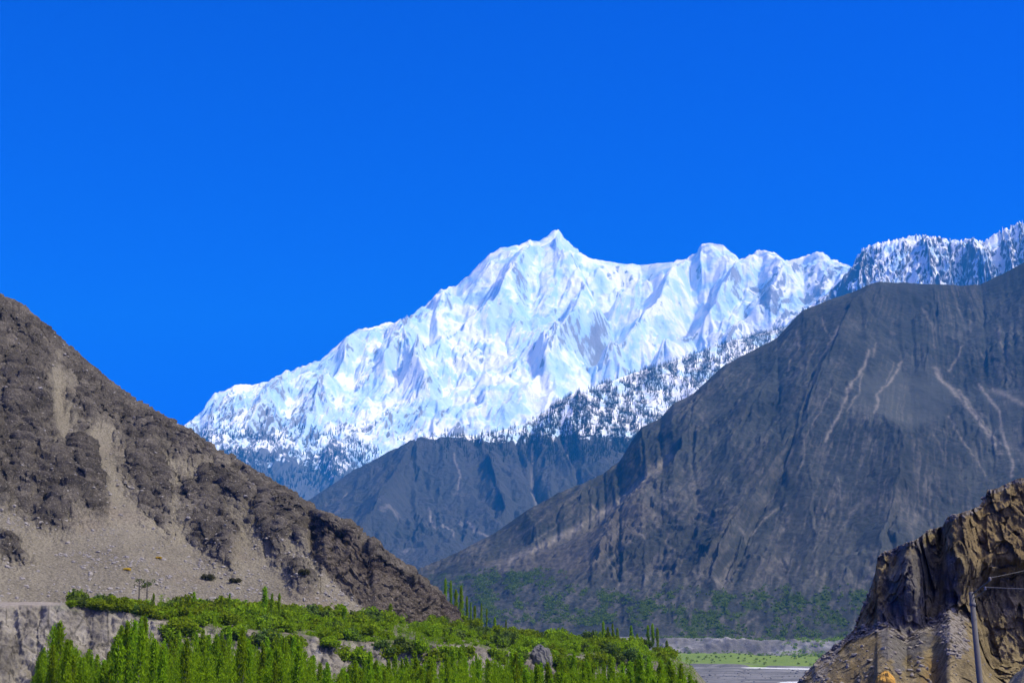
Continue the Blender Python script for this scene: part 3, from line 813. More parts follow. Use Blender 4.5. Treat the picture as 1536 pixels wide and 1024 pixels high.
def build_hill():
    T = terrain(-430, 770, 1150, 700, 24, SKY_HILL,
                [(-430, 450), (0, 430), (200, 412), (400, 378), (455, 356), (490, 326), (560, 318), (640, 332), (680, 338), (770, 345)],
                [(-430, 270, -2.8), (0, 272, -2.6), (200, 276, -2.8), (400, 284, -4.2), (480, 290, -5.0), (560, 302, -5.6), (680, 324, -8.5), (770, 330, -20)],
                brk=[(-430, 700, 318), (0, 762, 322), (100, 790, 324), (200, 790, 326), (300, 820, 325), (400, 825, 326), (450, 815, 322), (485, 856, 308),
                     (525, 892, 305), (565, 920, 305), (680, 930, 326), (770, 1060, 332)], jag=2.6, jag_wl=16, back=(0.5, 0.75), seed=6)
    X, Y = T['X'], T['Y']
    px, py = T['px'], T['py']
    nn = fbm(px, py, 45, 5, 0.6, False, 2)
    n2 = fbm(px, py, 14, 4, 0.6, False, 3)
    sd = np.full_like(X, 1e9)
    for p in HILL_ROCK: sd = np.minimum(sd, poly_sd(px, py, p))
    rock = sstep(24, -20, sd + 20 * nn + 8 * n2)
    crest = sstep(46, 8, py - line(SKY_HILL, px) + 16 * nn) * sstep(0.5, 0.52, T['t'])
    rock = np.maximum(rock, crest)
    knob = sstep(5, -4, poly_sd(px, py, KNOB) + 3 * n2)
    rock_all = np.maximum(rock, knob)
    # outcrops stand out of the scree, gullies run between them
    T['Z'] = erode(X, Y, T['Z'], 42, 4, 0.055, T['keep'] * (0.16 + 0.84 * rock) * (1 - 0.6 * knob) * sstep(0, 0.1, T['t']), 0.55, 3, 0.7, 0.6, 8)
    P = np.stack([X, Y, T['Z']], -1)
    N = normals(blur3(P, 10))
    up = np.sign((N[..., 2:3]).mean()); N = N * up
    x, y, z = X, Y, T['Z']
    edge = (0.25 + 0.75 * T['keep'])
    wq = 10 * fbm(px, py, 50, 3, 0.5, False, 31)
    ua, ub = (px + wq) * 0.74 - (py - wq) * 0.67, (px + wq) * 0.67 + (py - wq) * 0.74        # across / along ribs that fall to the lower right
    ribs = 1.5 * fbm(ua, ub * 0.36, 34, 3, 0.55, True, 5) + 0.8 * fbm(ua, ub * 0.42, 12, 3, 0.6, True, 7) + 0.35 * fbm(ua, ub * 0.6, 4.5, 2, 0.6, True, 8)
    lift = rock * (1 - knob) * (0.9 + ribs + 0.4 * fbm3(x, y, z, 15, 3, 0.55, True, 1)) * edge
    craggy = (0.5 * fbm3(x, y, z, 5.0, 4, 0.65, True, 2) + 0.55 * per3(x / 1.9, y / 1.9, z / 1.9) + 0.2 * per3(x / 0.9, y / 0.9, z / 0.9) + 0.95 * facet3(x, y, z, 4.2, 3) + 0.75 * facet3(x, y, z, 1.9, 5)) * rock_all * edge
    kn = knob * edge * (1.6 * fbm3(x, y, z * 0.5, 9, 4, 0.6, True, 3) - 0.6)
    scr = (1 - rock_all) * (0.35 * fbm(x, y, 9, 4, 0.55, False, 5) + 0.16 * per3(x / 0.9, y / 0.9, z / 0.9))
    D = (lift + craggy + kn + scr) * sstep(0, 0.04, T['t'])
    P = P + N * D[..., None]
    T['X'], T['Y'], T['Z'] = P[..., 0], P[..., 1], P[..., 2]
    settle_crest(T, 7)
    finish(T, "rocky_hill", mat_hill(), dict(rock=rock, knob=knob * 0.75), kind="structure")
    T['rock'] = rock_all; T['crest'] = crest
    return T

def blur3(P, n):
    return np.stack([blur(P[..., i], n) for i in range(3)], -1)

def blob_rocks(pts, sizes, squash=0.7):
    """many small angular stones in one mesh"""
    t = (1 + 5 ** 0.5) / 2
    iv = np.array([(-1, t, 0), (1, t, 0), (-1, -t, 0), (1, -t, 0), (0, -1, t), (0, 1, t), (0, -1, -t), (0, 1, -t), (t, 0, -1), (t, 0, 1), (-t, 0, -1), (-t, 0, 1)])
    iv /= np.linalg.norm(iv[0])
    fc = np.array([(0, 11, 5), (0, 5, 1), (0, 1, 7), (0, 7, 10), (0, 10, 11), (1, 5, 9), (5, 11, 4), (11, 10, 2), (10, 7, 6), (7, 1, 8), (3, 9, 4), (3, 4, 2), (3, 2, 6), (3, 6, 8), (3, 8, 9), (4, 9, 5), (2, 4, 11), (6, 2, 10), (8, 6, 7), (9, 8, 1)])
    n = len(pts)
    sc = np.asarray(sizes)[:, None] * RN.uniform(0.6, 1.25, (n, 3)) * np.array([1, 1, squash])
    V = iv[None] * RN.uniform(0.7, 1.2, (n, 12, 1)) * sc[:, None, :]
    a = RN.uniform(0, 6.28, n); c, s = np.cos(a)[:, None], np.sin(a)[:, None]
    V = np.stack([V[..., 0] * c - V[..., 1] * s, V[..., 0] * s + V[..., 1] * c, V[..., 2]], -1) + np.asarray(pts)[:, None, :]
    F = (np.arange(n) * 12)[:, None, None] + fc[None]
    return V.reshape(-1, 3), F.reshape(-1, 3)

# ------------------------------------------------------------------ terrace with its grey cliff
TER_EDGE = [(-400, 906), (0, 907), (100, 908), (180, 916), (240, 930), (320, 940), (400, 949), (470, 955), (520, 960), (600, 965), (700, 967),
            (760, 975), (820, 985), (900, 985), (960, 990), (1000, 1002), (1040, 1022), (1070, 1060), (1120, 1140)]
TER_BACK = [(-400, 904), (100, 903), (200, 905), (300, 912), (400, 917), (560, 926), (680, 940), (760, 952), (850, 960), (960, 972), (1010, 988), (1050, 1016), (1120, 1130)]
def ter_r(px): return np.interp(px, [-400, 0, 200, 500, 800, 1000, 1120], [226, 228, 232, 240, 262, 285, 290])
def ter_rb(px): return np.interp(px, [-400, 0, 200, 400, 560, 680, 800, 1000, 1120], [276, 278, 282, 290, 308, 335, 350, 350, 330])
def build_terrace():
    PX = np.linspace(-400, 1110, 1000)
    A, te = ang(PX, line(TER_EDGE, PX))
    Re = ter_r(PX) + 2.5 * fbm(PX, PX * 0, 60, 4, 0.55) ; Ze = te * Re
    Rb = ter_rb(PX); Zb = ang(PX, line(TER_BACK, PX))[1] * Rb
    Zb = np.maximum(Zb, Ze + 0.05)
    nf, ntp, ne = 120, 90, 16
    v = np.linspace(0, 1, nf)[:, None]
    R1 = Re - 19 * (1 - v) ** 1.15; Z1 = -24 + (Ze + 24) * v
    u = np.linspace(0, 1, ntp + 1)[1:, None]
    R2 = Re + (Rb - Re) * u; Z2 = Ze + (Zb - Ze) * u
    w = np.linspace(0, 1, ne + 1)[1:, None]
    drop = 3 + 62 * sstep(690, 760, PX)
    R3 = Rb + 130 * w; Z3 = Zb - drop * w
    R, Z = np.vstack([R1, R2, R3]), np.vstack([Z1, Z2, Z3])
    X, Y = R * np.sin(A), R * np.cos(A)
    top = np.zeros_like(X); top[nf + 1:] = 1
    top[nf - 7:nf + 1] = np.linspace(0, 1, 8)[:, None]
    P = np.stack([X, Y, Z], -1)
    N = normals(blur3(P, 6)); N *= np.sign(N[nf + 20:nf + 60, :, 2].mean())
    face = 1 - top
    sx, sz = X * 0.85 + Z * 0.5, Z * 0.85 - X * 0.5
    D = face * (0.9 * fbm3(X * 1.4, Y * 1.4, Z * 0.55, 11, 4, 0.6, True, 1) + 0.9 * fbm3(sx * 1.6, Y, sz * 0.35, 3.5, 4, 0.62, True, 4) + 0.25 * fbm3(X, Y, Z, 0.9, 2, 0.6, True, 6) + 0.5 * facet3(X + 0.3 * Z, Y, Z * 0.5, 2.6, 4) + 0.35 * facet3(X, Y, Z, 1.0, 6) - 0.9)
    D += top * 0.5 * fbm(X, Y, 8, 4, 0.55)
    P = P + N * D[..., None]
    pxg = np.broadcast_to(PX, X.shape)
    bare = sstep(130, 70, pxg) * top
    T = dict(X=P[..., 0], Y=P[..., 1], Z=P[..., 2])
    finish(T, "terrace", mat_terrace(), dict(top=top, bare=bare), kind="structure")

def terrace_point(px, u):
    """a point on the terrace top: u = 0 at its cliff edge, 1 at its back"""
    re, rb = float(ter_r(px)), float(ter_rb(px))
    ze = float(ang(px, line(TER_EDGE, px))[1]) * re; zb = float(ang(px, line(TER_BACK, px))[1]) * rb
    zb = max(zb, ze + 0.05)
    r = re + (rb - re) * u; a = float(ang(px, 950)[0])
    return r * math.sin(a), r * math.cos(a), ze + (zb - ze) * u

# ------------------------------------------------------------------ earth bank on the right
SKY_BANK = [(1130, 1085), (1196, 1023), (1227, 988), (1262, 960), (1281, 944), (1291, 915), (1303, 890), (1313, 858), (1316, 836), (1322, 830),
            (1351, 817), (1376, 808), (1395, 793), (1414, 790), (1420, 776), (1449, 766), (1468, 760), (1477, 747), (1481, 735), (1496, 732), (1522, 719),
            (1536, 716), (1700, 650), (1850, 600)]
def build_bank():
    na, nv, nb = 720, 620, 40
    PX = np.linspace(1135, 1800, na)
    SY = line(SKY_BANK, PX) + 2.2 * fbm(PX, PX * 0 + 2, 12, 4, 0.6)
    v = np.linspace(0, 1, nv)[:, None]                  # 0 foot, 1 crest
    PY = 1190 + (SY - 1190) * v
    PXg = np.broadcast_to(PX, PY.shape)
    wob = fbm(PXg, PY, 60, 4, 0.55, False, 1)
    below = (PY - SY)
    R = 64 + 0.012 * (PXg - 1300) - 0.016 * below
    # talus apron that stands forward of the bank, its crest catching the light
    crest1 = line([(1130, 1080), (1196, 1019), (1224, 988), (1275, 950), (1332, 930), (1360, 955), (1400, 930), (1425, 912), (1460, 935), (1480, 990), (1536, 1060), (1800, 1100)], PXg) + 9 * wob
    R -= 3.2 * sstep(-4, 60, PY - crest1) + 0.02 * np.clip(PY - crest1, 0, 200)
    # the pocket behind the pole and the overhang above it
    pk = sstep(24, -24, poly_sd(PXg, PY, [(1462, 880), (1500, 855), (1640, 850), (1640, 1020), (1480, 1010)]) + 12 * wob)
    R += 2.2 * pk
    # buttresses
    R -= 1.4 * np.exp(-((PXg - 1437) / 26) ** 2) * sstep(905, 840, PY)
    R += 1.5 * np.exp(-((PXg - 1411) / 5) ** 2) * sstep(850, 810, PY) * sstep(780, 800, PY)
    R -= 1.2 * np.exp(-((PXg - 1365) / 22) ** 2) * sstep(940, 880, PY)
    R += 1.0 * np.exp(-((PXg - 1400) / 14) ** 2)
    A, TE = ang(PXg, PY)
    # vertical erosion columns, lumps, then small crags
    z0 = TE * R; x0, y0 = R * np.sin(A), R * np.cos(A)
    apr = 1 - 0.97 * sstep(-12, 24, PY - crest1)
    R += -0.50 * apr * fbm3(x0 * 1.6, y0 * 1.6, z0 * 0.14, 1.6, 4, 0.6, False, 1) - (0.10 + 0.6 * apr) * fbm3(x0, y0, z0 * 0.7, 5, 4, 0.55, False, 2)
    R += -(0.05 + 0.11 * apr) * fbm3(x0, y0, z0, 0.7, 3, 0.6, False, 3) - (0.06 + 0.34 * apr) * facet3(x0 * 1.3, y0 * 1.3, z0 * 0.35, 1.2, 2) - (0.05 + 0.15 * apr) * facet3(x0, y0, z0 * 0.6, 0.45, 3)
    R += -0.18 * fbm3(x0 * 2.2, y0 * 2.2, z0 * 0.12, 0.9, 4, 0.6, True, 12) * apr
    ridge_fade = 0.4 + 0.6 * sstep(0, 25, below)
    Rb0 = R[-1]
    Z = TE * R
    u = np.linspace(0, 1, nb + 1)[1:, None]
    Rt = Rb0 + 45 * u ** 1.3; Zt = Z[-1] + (-0.05 * (Rt - Rb0)) - 0.25 * (Rt - Rb0) * sstep(1330, 1200, PX) + 0.12 * fbm(PX + 0 * u, Rt * 9, 9, 3)* (u < 0.3)
    R = np.vstack([R, Rt]); Z = np.vstack([Z, Zt])
    A = np.broadcast_to(A.mean(0), R.shape) if False else np.vstack([A, np.broadcast_to(A[-1], (nb, na))])
    X, Y = R * np.sin(A), R * np.cos(A)
    pyf = np.vstack([PY, np.broadcast_to(SY, (nb, na))]); pxf = np.broadcast_to(PX, pyf.shape)
    w2 = fbm(pxf, pyf, 26, 4, 0.6, False, 5)
    grey = sstep(30, -30, poly_sd(pxf, pyf, [(1340, 825), (1405, 815), (1410, 870), (1385, 900), (1400, 960), (1360, 1000), (1320, 1000), (1310, 930), (1330, 880)]) + 34 * w2) * 0.9
    grey = np.maximum(grey, 0.7 * sstep(10, -10, poly_sd(pxf, pyf, [(1415, 830), (1440, 830), (1440, 910), (1412, 910)]) + 10 * w2))
    ochre = 0.75 * sstep(10, -10, poly_sd(pxf, pyf, [(1392, 985), (1410, 985), (1410, 1030), (1380, 1030)]) + 8 * w2)
    ochre = np.maximum(ochre, 0.22 * sstep(16, -16, poly_sd(pxf, pyf, [(1250, 1000), (1310, 965), (1310, 1024), (1220, 1050)]) + 16 * w2))
    ochre = np.maximum(ochre, 0.35 * sstep(16, -16, poly_sd(pxf, pyf, [(1420, 775), (1700, 650), (1700, 840), (1470, 845)]) + 16 * w2))
    cr = np.vstack([crest1, np.full((nb, na), 1e4)])
    deb = 0.9 * np.exp(-((pyf - cr - 4) / 9) ** 2) * sstep(1470, 1430, pxf)
    deb = np.maximum(deb, 0.75 * sstep(14, -14, poly_sd(pxf, pyf, [(1357, 950), (1420, 908), (1450, 930), (1460, 985), (1430, 985), (1400, 950)]) + 14 * w2))
    deb = np.maximum(deb, 0.6 * sstep(14, 4, pyf - line(SKY_BANK, pxf) + 6 * w2))
    deb = np.maximum(deb, 0.55 * sstep(10, -10, poly_sd(pxf, pyf, [(1215, 1000), (1250, 972), (1262, 985), (1235, 1024), (1205, 1030)]) + 10 * w2))
    T = dict(X=X, Y=Y, Z=Z)
    finish(T, "earth_bank", mat_cliff(), dict(grey=grey, ochre=ochre, debris=deb), kind="structure")
    T['deb'] = np.maximum(deb, 0.36 * sstep(0, 20, pyf - cr)); T['px'], T['py'] = pxf, pyf
    return T

# ------------------------------------------------------------------ plants
def tube(path, radii, k=7):
    V, F = [], []
    path = [Vector(p) for p in path]
    for i, p in enumerate(path):
        d = (path[min(i + 1, len(path) - 1)] - path[max(i - 1, 0)]).normalized()
        u = d.orthogonal().normalized(); w = d.cross(u)
        for j in range(k):
            a = 2 * math.pi * j / k
            V.append(p + (u * math.cos(a) + w * math.sin(a)) * radii[i])
    for i in range(len(path) - 1):
        for j in range(k):
            F.append((i * k + j, i * k + (j + 1) % k, (i + 1) * k + (j + 1) % k, (i + 1) * k + j))
    return [tuple(v) for v in V], F

def tubes_mesh(name, list_, mat):
    V, F = [], []
    for path, rad, k in list_:
        v, f = tube(path, rad, k)
        b = len(V); V += v; F += [tuple(i + b for i in q) for q in f]
    return np_mesh(name, V, F, mat, True)

def leaf_cards(C, size, rg, up=0.0, aspect=0.55):
    """leaf quads centred on C; `up` makes them hang along the vertical"""
    n = len(C)
    a = rg.normal(size=(n, 3)); a[:, 2] = a[:, 2] * (1 - up) + up * np.sign(a[:, 2] + 0.3) * 1.6
    a /= np.linalg.norm(a, axis=1)[:, None]
    b = np.cross(a, rg.normal(size=(n, 3))); b /= np.linalg.norm(b, axis=1)[:, None] + 1e-9
    s = (size * rg.uniform(0.6, 1.3, n))[:, None]
    a, b = a * s, b * s * aspect
    V = np.stack([C - a, C + b * 0.9 - a * 0.1, C + a, C - b * 0.9 - a * 0.1], 1).reshape(-1, 3)
    F = np.arange(4 * n).reshape(n, 4)
    return V, F

LEAF_POP = mat_leaf("poplar_leaves", (0.125, 0.225, 0.006), (0.235, 0.360, 0.010), 0.5)
LEAF_BUSH = mat_leaf("bush_leaves", (0.120, 0.195, 0.008), (0.220, 0.305, 0.012), 0.45)
LEAF_DULL = mat_leaf("dull_leaves", (0.060, 0.100, 0.018), (0.115, 0.165, 0.030), 0.35)
LEAF_BRN = mat_leaf("olive_brown_leaves", (0.040, 0.040, 0.018), (0.075, 0.072, 0.032), 0.25)
LEAF_YEL = mat_leaf("yellow_leaves", (0.62, 0.47, 0.02), (0.80, 0.62, 0.03), 0.4)
BARK = mat_plain("grey_bark", (0.13, 0.12, 0.10), (0.24, 0.22, 0.19), 6.0, 0.9, 0.02)
DARKBARK = mat_plain("dark_bark", (0.05, 0.045, 0.035), (0.10, 0.09, 0.075), 6.0, 0.9, 0.02)

def poplar_meshes(i, H=11.0, W=0.85, nleaf=2300, sparse=0.0):
    rg = np.random.default_rng(100 + i)
    limbs = [([(0, 0, 0), (rg.normal() * .08, rg.normal() * .08, H * .5), (rg.normal() * .1, rg.normal() * .1, H * .98)], [0.14, 0.09, 0.015], 7)]
    C = []
    nb = int(26 + rg.integers(0, 8))
    for b in range(nb):
        h0 = H * (0.10 + 0.80 * (b / nb)) ; L = H * rg.uniform(0.14, 0.30) * (1.15 - 0.6 * b / nb)
        th = rg.uniform(0, 6.28); out = W * rg.uniform(0.5, 1.15) * (1 - 0.75 * max(0, (b / nb - 0.35) / 0.65) ** 1.3)
        p0 = np.array([0, 0, h0]); p1 = p0 + np.array([math.cos(th) * out * .7, math.sin(th) * out * .7, L * .45]); p2 = np.array([math.cos(th) * out, math.sin(th) * out, h0 + L])
        limbs.append(([tuple(p0), tuple(p1), tuple(p2)], [0.035, 0.022, 0.006], 4))
        m = int(nleaf / nb)
        t = rg.uniform(0.15, 1.12, m)[:, None]
        c = (1 - t) ** 2 * p0 + 2 * t * (1 - t) * p1 + t * t * p2
        c = c + rg.normal(size=(m, 3)) * np.array([0.17, 0.17, 0.22]) * (1.25 - 0.5 * t)
        C.append(c)
    m = int(nleaf * 0.10)
    C.append(np.stack([rg.normal(size=m) * .09, rg.normal(size=m) * .09, rg.uniform(H * .78, H * 1.02, m)], 1))
    C = np.concatenate(C)
    if sparse: C = C[rg.random(len(C)) > sparse]
    V, F = leaf_cards(C, 0.20, rg, 0.9, 0.34)
    return tubes_mesh("poplar_trunk", limbs, BARK), np_mesh("poplar_crown", V, F, LEAF_POP, False)

def bush_mesh(i, W=1.6, H=1.8, n=900, mat=None, leaf=0.17):
    rg = np.random.default_rng(300 + i)
    C = []
    k = 9
    for b in range(k):
        th = rg.uniform(0, 6.28); rr = W * 0.62 * math.sqrt(rg.random())
        c0 = np.array([math.cos(th) * rr, math.sin(th) * rr, H * rg.uniform(0.25, 0.75) * (1 - 0.35 * rr / W)])
        m = n // k
        d = rg.normal(size=(m, 3)); d /= np.linalg.norm(d, axis=1)[:, None]
        C.append(c0 + d * (rg.random(m) ** 0.4)[:, None] * np.array([W * .42, W * .42, H * .36]) * rg.uniform(0.7, 1.15))
    C = np.concatenate(C); C[:, 2] = np.maximum(C[:, 2], 0.03)
    V, F = leaf_cards(C, leaf, rg, 0.1, 0.7)
    return np_mesh("bush_crown", V, F, mat or LEAF_BUSH, False)

def stems_mesh(i, H=1.2, W=0.8):
    rg = np.random.default_rng(500 + i)
    L = []
    for b in range(5):
        th = rg.uniform(0, 6.28); o = W * rg.uniform(0.3, 0.9)
        L.append(([(0, 0, -0.3), (math.cos(th) * o * .4, math.sin(th) * o * .4, H * .5), (math.cos(th) * o, math.sin(th) * o, H)], [0.05, 0.03, 0.01], 5))
    return tubes_mesh("bush_stems", L, DARKBARK)

POP = [poplar_meshes(i, 11.0, (0.50, 0.62, 0.46, 0.72, 0.55, 0.48, 0.6)[i]) for i in range(7)]
BUSH = [bush_mesh(i) for i in range(5)] + [bush_mesh(5 + i, mat=LEAF_DULL) for i in range(2)]
STEM = [stems_mesh(i) for i in range(3)]
BUSH_B = bush_mesh(31, mat=LEAF_BRN)
BUSH_Y = bush_mesh(20, 1.3, 1.5, 700, LEAF_YEL)

GROVE_TOP = [(40, 1050), (55, 1010), (62, 985), (80, 930), (95, 940), (110, 955), (125, 965), (145, 985), (165, 985), (180, 940), (195, 925), (215, 930),
             (235, 950), (260, 960), (280, 950), (300, 950), (330, 950), (360, 945), (385, 955), (410, 965), (430, 955), (460, 965), (480, 990),
             (510, 1000), (530, 985), (560, 980), (600, 985), (650, 980), (700, 975), (760, 975), (800, 990), (830, 1000), (860, 985), (900, 985),
             (950, 985), (1000, 985), (1020, 995), (1045, 1010), (1070, 1030)]

def place_poplar(x, y, z, h, label, group, i=None, wide=1.0):
    k = rnd.randrange(7) if i is None else i
    t, c = POP[k]
    o = empty("poplar_tree", (x, y, z), label, "tree", group, rnd.uniform(0, 6.28))
    s = h / 11.0
    w = wide * (0.55 + 0.45 * s) * rnd.uniform(0.85, 1.2)
    o.scale = (w, w, s)
    link("trunk", t, o); link("crown", c, o)
    return o

def place_bush(x, y, z, w, h, label, group=None, k=None, cat="shrub", mesh=None, name="leafy_shrub"):
    k = rnd.randrange(7) if k is None else k
    o = empty(name, (x, y, z), label, cat, group, rnd.uniform(0, 6.28))
    o.scale = (w / 1.8, w / 1.8, h / 1.8)
    link("crown", mesh or BUSH[k], o); link("stems", STEM[k % 3], o)
    return o

def build_grove():
    n = 0
    cells = []
    while n < 285:
        px = rnd.uniform(52, 1048)
        r = rnd.uniform(138, 216)
        x, y, _ = at(px, 950, r)
        if any((x - a) ** 2 + (y - b) ** 2 < 2.0 for a, b in cells): continue
        back = (r - 138) / 78.0
        top = float(line(GROVE_TOP, px)) + rnd.uniform(-8, 20) + (1 - back) * rnd.uniform(0, 46)
        zt = float(ang(px, top)[1]) * r
        h = zt + 18.2
        if h < 4.5 or h > 16: continue
        cells.append((x, y)); n += 1
        if px < 250: lab, g = "slender bright green poplar in the grove in front of the grey rock cliff at left", "poplars before the left cliff"
        elif px < 540: lab, g = "slender bright green poplar in the middle of the grove, below the pale scree slope", "poplars below the scree slope"
        elif px < 800: lab, g = "slender bright green poplar in the grove below the brown rock knob", "poplars below the rock knob"
        else: lab, g = "slender bright green poplar at the valley end of the grove, towards the river", "poplars at the river end of the grove"
        place_poplar(x, y, -18.2, h, lab, g)

def build_thicket():
    """the crowd of thin young shoots that fills the grove between the trees"""
    C, tr = [], []
    n = 0
    rg = np.random.default_rng(77)
    while n < 1500:
        px = rnd.uniform(52, 1052); r = rnd.uniform(140, 222)
        back = (r - 140) / 82.0
        top = float(line(GROVE_TOP, px)) + rnd.uniform(2, 34) + (1 - back) * rnd.uniform(0, 46)
        x, y, _ = at(px, 950, r)
        h = float(ang(px, top)[1]) * r + 18.3
        if h < 3 or h > 15: continue
        n += 1
        m = 130
        t = rg.random(m) ** 0.8
        w = 0.30 * (1 - 0.75 * t) + 0.05
        lean = rg.normal(size=2) * 0.35
        C.append(np.stack([x + rg.normal(size=m) * w + lean[0] * t, y + rg.normal(size=m) * w + lean[1] * t, -18.3 + h * (0.30 + 0.70 * t)], 1))
    for _ in range(620):                                  # and climbs the bank behind it
        px = rnd.uniform(235, 1040)
        x, y, z = terrace_point(px, rnd.random() ** 1.5 * 0.6)
        q = 1 - rnd.choice([0, 0, 1, 2, 4]) / math.hypot(x, y)
        x, y, z = x * q, y * q, z - (1 - q) * 220
        h = rnd.uniform(1.4, 3.6); m = 80
        t = rg.random(m) ** 0.8; w = 0.42 * (1 - 0.7 * t) + 0.06
        C.append(np.stack([x + rg.normal(size=m) * w, y + rg.normal(size=m) * w, z + h * t], 1))
    V, F = leaf_cards(np.concatenate(C), 0.21, rg, 1.1, 0.30)
    link("poplar_thicket", np_mesh("poplar_thicket", V, F, LEAF_POP, False), None, kind="stuff", label="crowd of thin young poplar shoots filling the grove between the taller trees", category="thicket")

def build_terrace_plants():
    # shrubs along the terrace edge and over the bank behind it
    n = 0
    while n < 290:
        px = rnd.uniform(105, 1010)
        u = rnd.random() ** 0.9
        if px < 240: u = rnd.uniform(0.0, 0.25)
        if 400 < px < 520 and u < 0.2 and rnd.random() < 0.5: continue
        x, y, z = terrace_point(px, u)
        w = rnd.uniform(2.2, 4.2); h = w * rnd.uniform(0.65, 1.05)
        if px < 260: w *= 0.8; h *= 0.75
        if px < 300: lab, g = "low green shrub on the terrace edge above the grey cliff at left", "shrubs on the left terrace edge"
        elif px < 560: lab, g = "rounded green shrub on the terrace at the foot of the scree slope", "shrubs at the scree foot"
        elif px < 720: lab, g = "rounded green shrub on the terrace under the brown rock knob", "shrubs under the rock knob"
        else: lab, g = "green shrub on the low end of the terrace before the dark mountain", "shrubs on the low terrace end"
        if px > 250 and rnd.random() < 0.28:              # some hang over the cliff edge
            x, y, z = terrace_point(px, 0.0); q = 1 - rnd.uniform(1.0, 3.0) / math.hypot(x, y); x *= q; y *= q; z -= rnd.uniform(0.8, 4.5)
        place_bush(x, y, z - 0.1, w, h, lab, g); n += 1
    P = np.array([terrace_point(rnd.uniform(250, 1000), rnd.random()) for _ in range(420)])
    scrub(P, 0.45, 1.1, 150, 0.15, "low_bushes", LEAF_BUSH, "low green bushes covering the ground between the larger shrubs on the terrace")
    # young poplars standing above the shrubs: (px, top y, foot y, distance)
    for px, yt, u, wd, lab in [
        (288, 888, 0.3, 1.0, "short dense poplar at the scree foot, right of the two bare topped saplings"),
        (330, 893, 0.3, .55, "thin young poplar on the terrace, left one of a close pair"),
        (342, 890, 0.35, .55, "thin young poplar on the terrace, right one of a close pair"),
        (395, 880, 0.4, 1.5, "bushy poplar against the scree, tallest of its little clump"),
        (406, 890, 0.4, .9, "poplar just right of the tallest one in the clump against the scree"),
        (417, 890, 0.45, .7, "narrow poplar at the right end of the clump against the scree"),
        (227, 890, 0.2, .6, "thin young poplar close to the two bare topped saplings"),
        (516, 910, 0.5, 1.4, "rounded dark green young tree where the scree runs out"),
        (585, 905, 0.7, 1.0, "pale green young tree at the foot of the shaded rock knob")]:
        x, y, z = terrace_point(px, u); r = math.hypot(x, y)
        h = float(ang(px, yt)[1]) * r - z
        place_poplar(x, y, z, max(1.5, h), lab, None, None, wd)
    for px, yt, lab in [(668, 868, 0), (676, 872, 0), (684, 885, 0), (692, 880, 0), (700, 895, 0), (706, 903, 1), (712, 908, 0), (722, 905, 1), (730, 912, 1), (742, 926, 0), (759, 930, 1),
                        (764, 940, 0), (905, 932, 2), (912, 940, 2), (919, 935, 2), (926, 942, 2), (947, 938, 2), (956, 950, 2), (972, 938, 2), (979, 935, 2), (986, 942, 2), (1000, 960, 2)]:
        x, y, z = terrace_point(px, 0.95)
        if px < 700:
            r = 352 + rnd.uniform(0, 12); x, y, _ = at(px, 900, r); z = -10.0 + rnd.uniform(-1, 1)
        r = math.hypot(x, y); h = float(ang(px, yt)[1]) * r - z
        g = ["light green poplar behind the toe of the brown rock knob", "thin dark poplar spire rising from the shrubs right of the knob", "dark poplar spire on the far terrace end before the dark mountain"][lab]
        place_poplar(x, y, z, max(2.0, h), g, ["poplars behind the knob", "dark spires right of the knob", "spires on the terrace end"][lab], None, 0.9 if lab != 1 else 0.5)
    # two bare saplings with sparse tops
    for k, (px, lab) in enumerate([(205, "thin sapling with a nearly bare crown above the shrubs, left of a pair"), (217, "thin sapling with a few dry leaves at its tip, right of a pair")]):
        x, y, z = terrace_point(px, 0.25); r = math.hypot(x, y)
        h = float(ang(px, 868)[1]) * r - z
        o = empty("bare_sapling", (x, y, z), lab, "tree", "bare saplings")
        rg = np.random.default_rng(40 + k)
        limbs = [([(0, 0, -0.3), (0.05, 0, h * .5), (rg.normal() * .1, 0, h)], [0.17, 0.13, 0.05], 7)]
        C = []
        for b in range(9):
            th = rg.uniform(0, 6.28); h0 = h * rg.uniform(0.72, 0.95); L = rg.uniform(0.5, 1.1)
            e = (math.cos(th) * L, math.sin(th) * L * .7, h0 + L * rg.uniform(0.0, 0.5))
            limbs.append(([(0, 0, h0), (e[0] * .5, e[1] * .5, (h0 + e[2]) / 2 + .05), e], [0.05, 0.03, 0.015], 4))
            C.append(np.array(e) + rg.normal(size=(14, 3)) * 0.22)
        link("trunk", tubes_mesh("sapling_trunk", limbs, DARKBARK), o)
        V, F = leaf_cards(np.concatenate(C), 0.15, rg, 0.2, 0.7)
        link("crown", np_mesh("sapling_crown", V, F, LEAF_DULL, False), o)

def on_terrain(T, px, py):
    d = (T['px'] - px) ** 2 + (T['py'] - py) ** 2
    d = d[:T['nt']]
    i = np.unravel_index(np.argmin(d), d.shape)
    return float(T['X'][i]), float(T['Y'][i]), float(T['Z'][i])

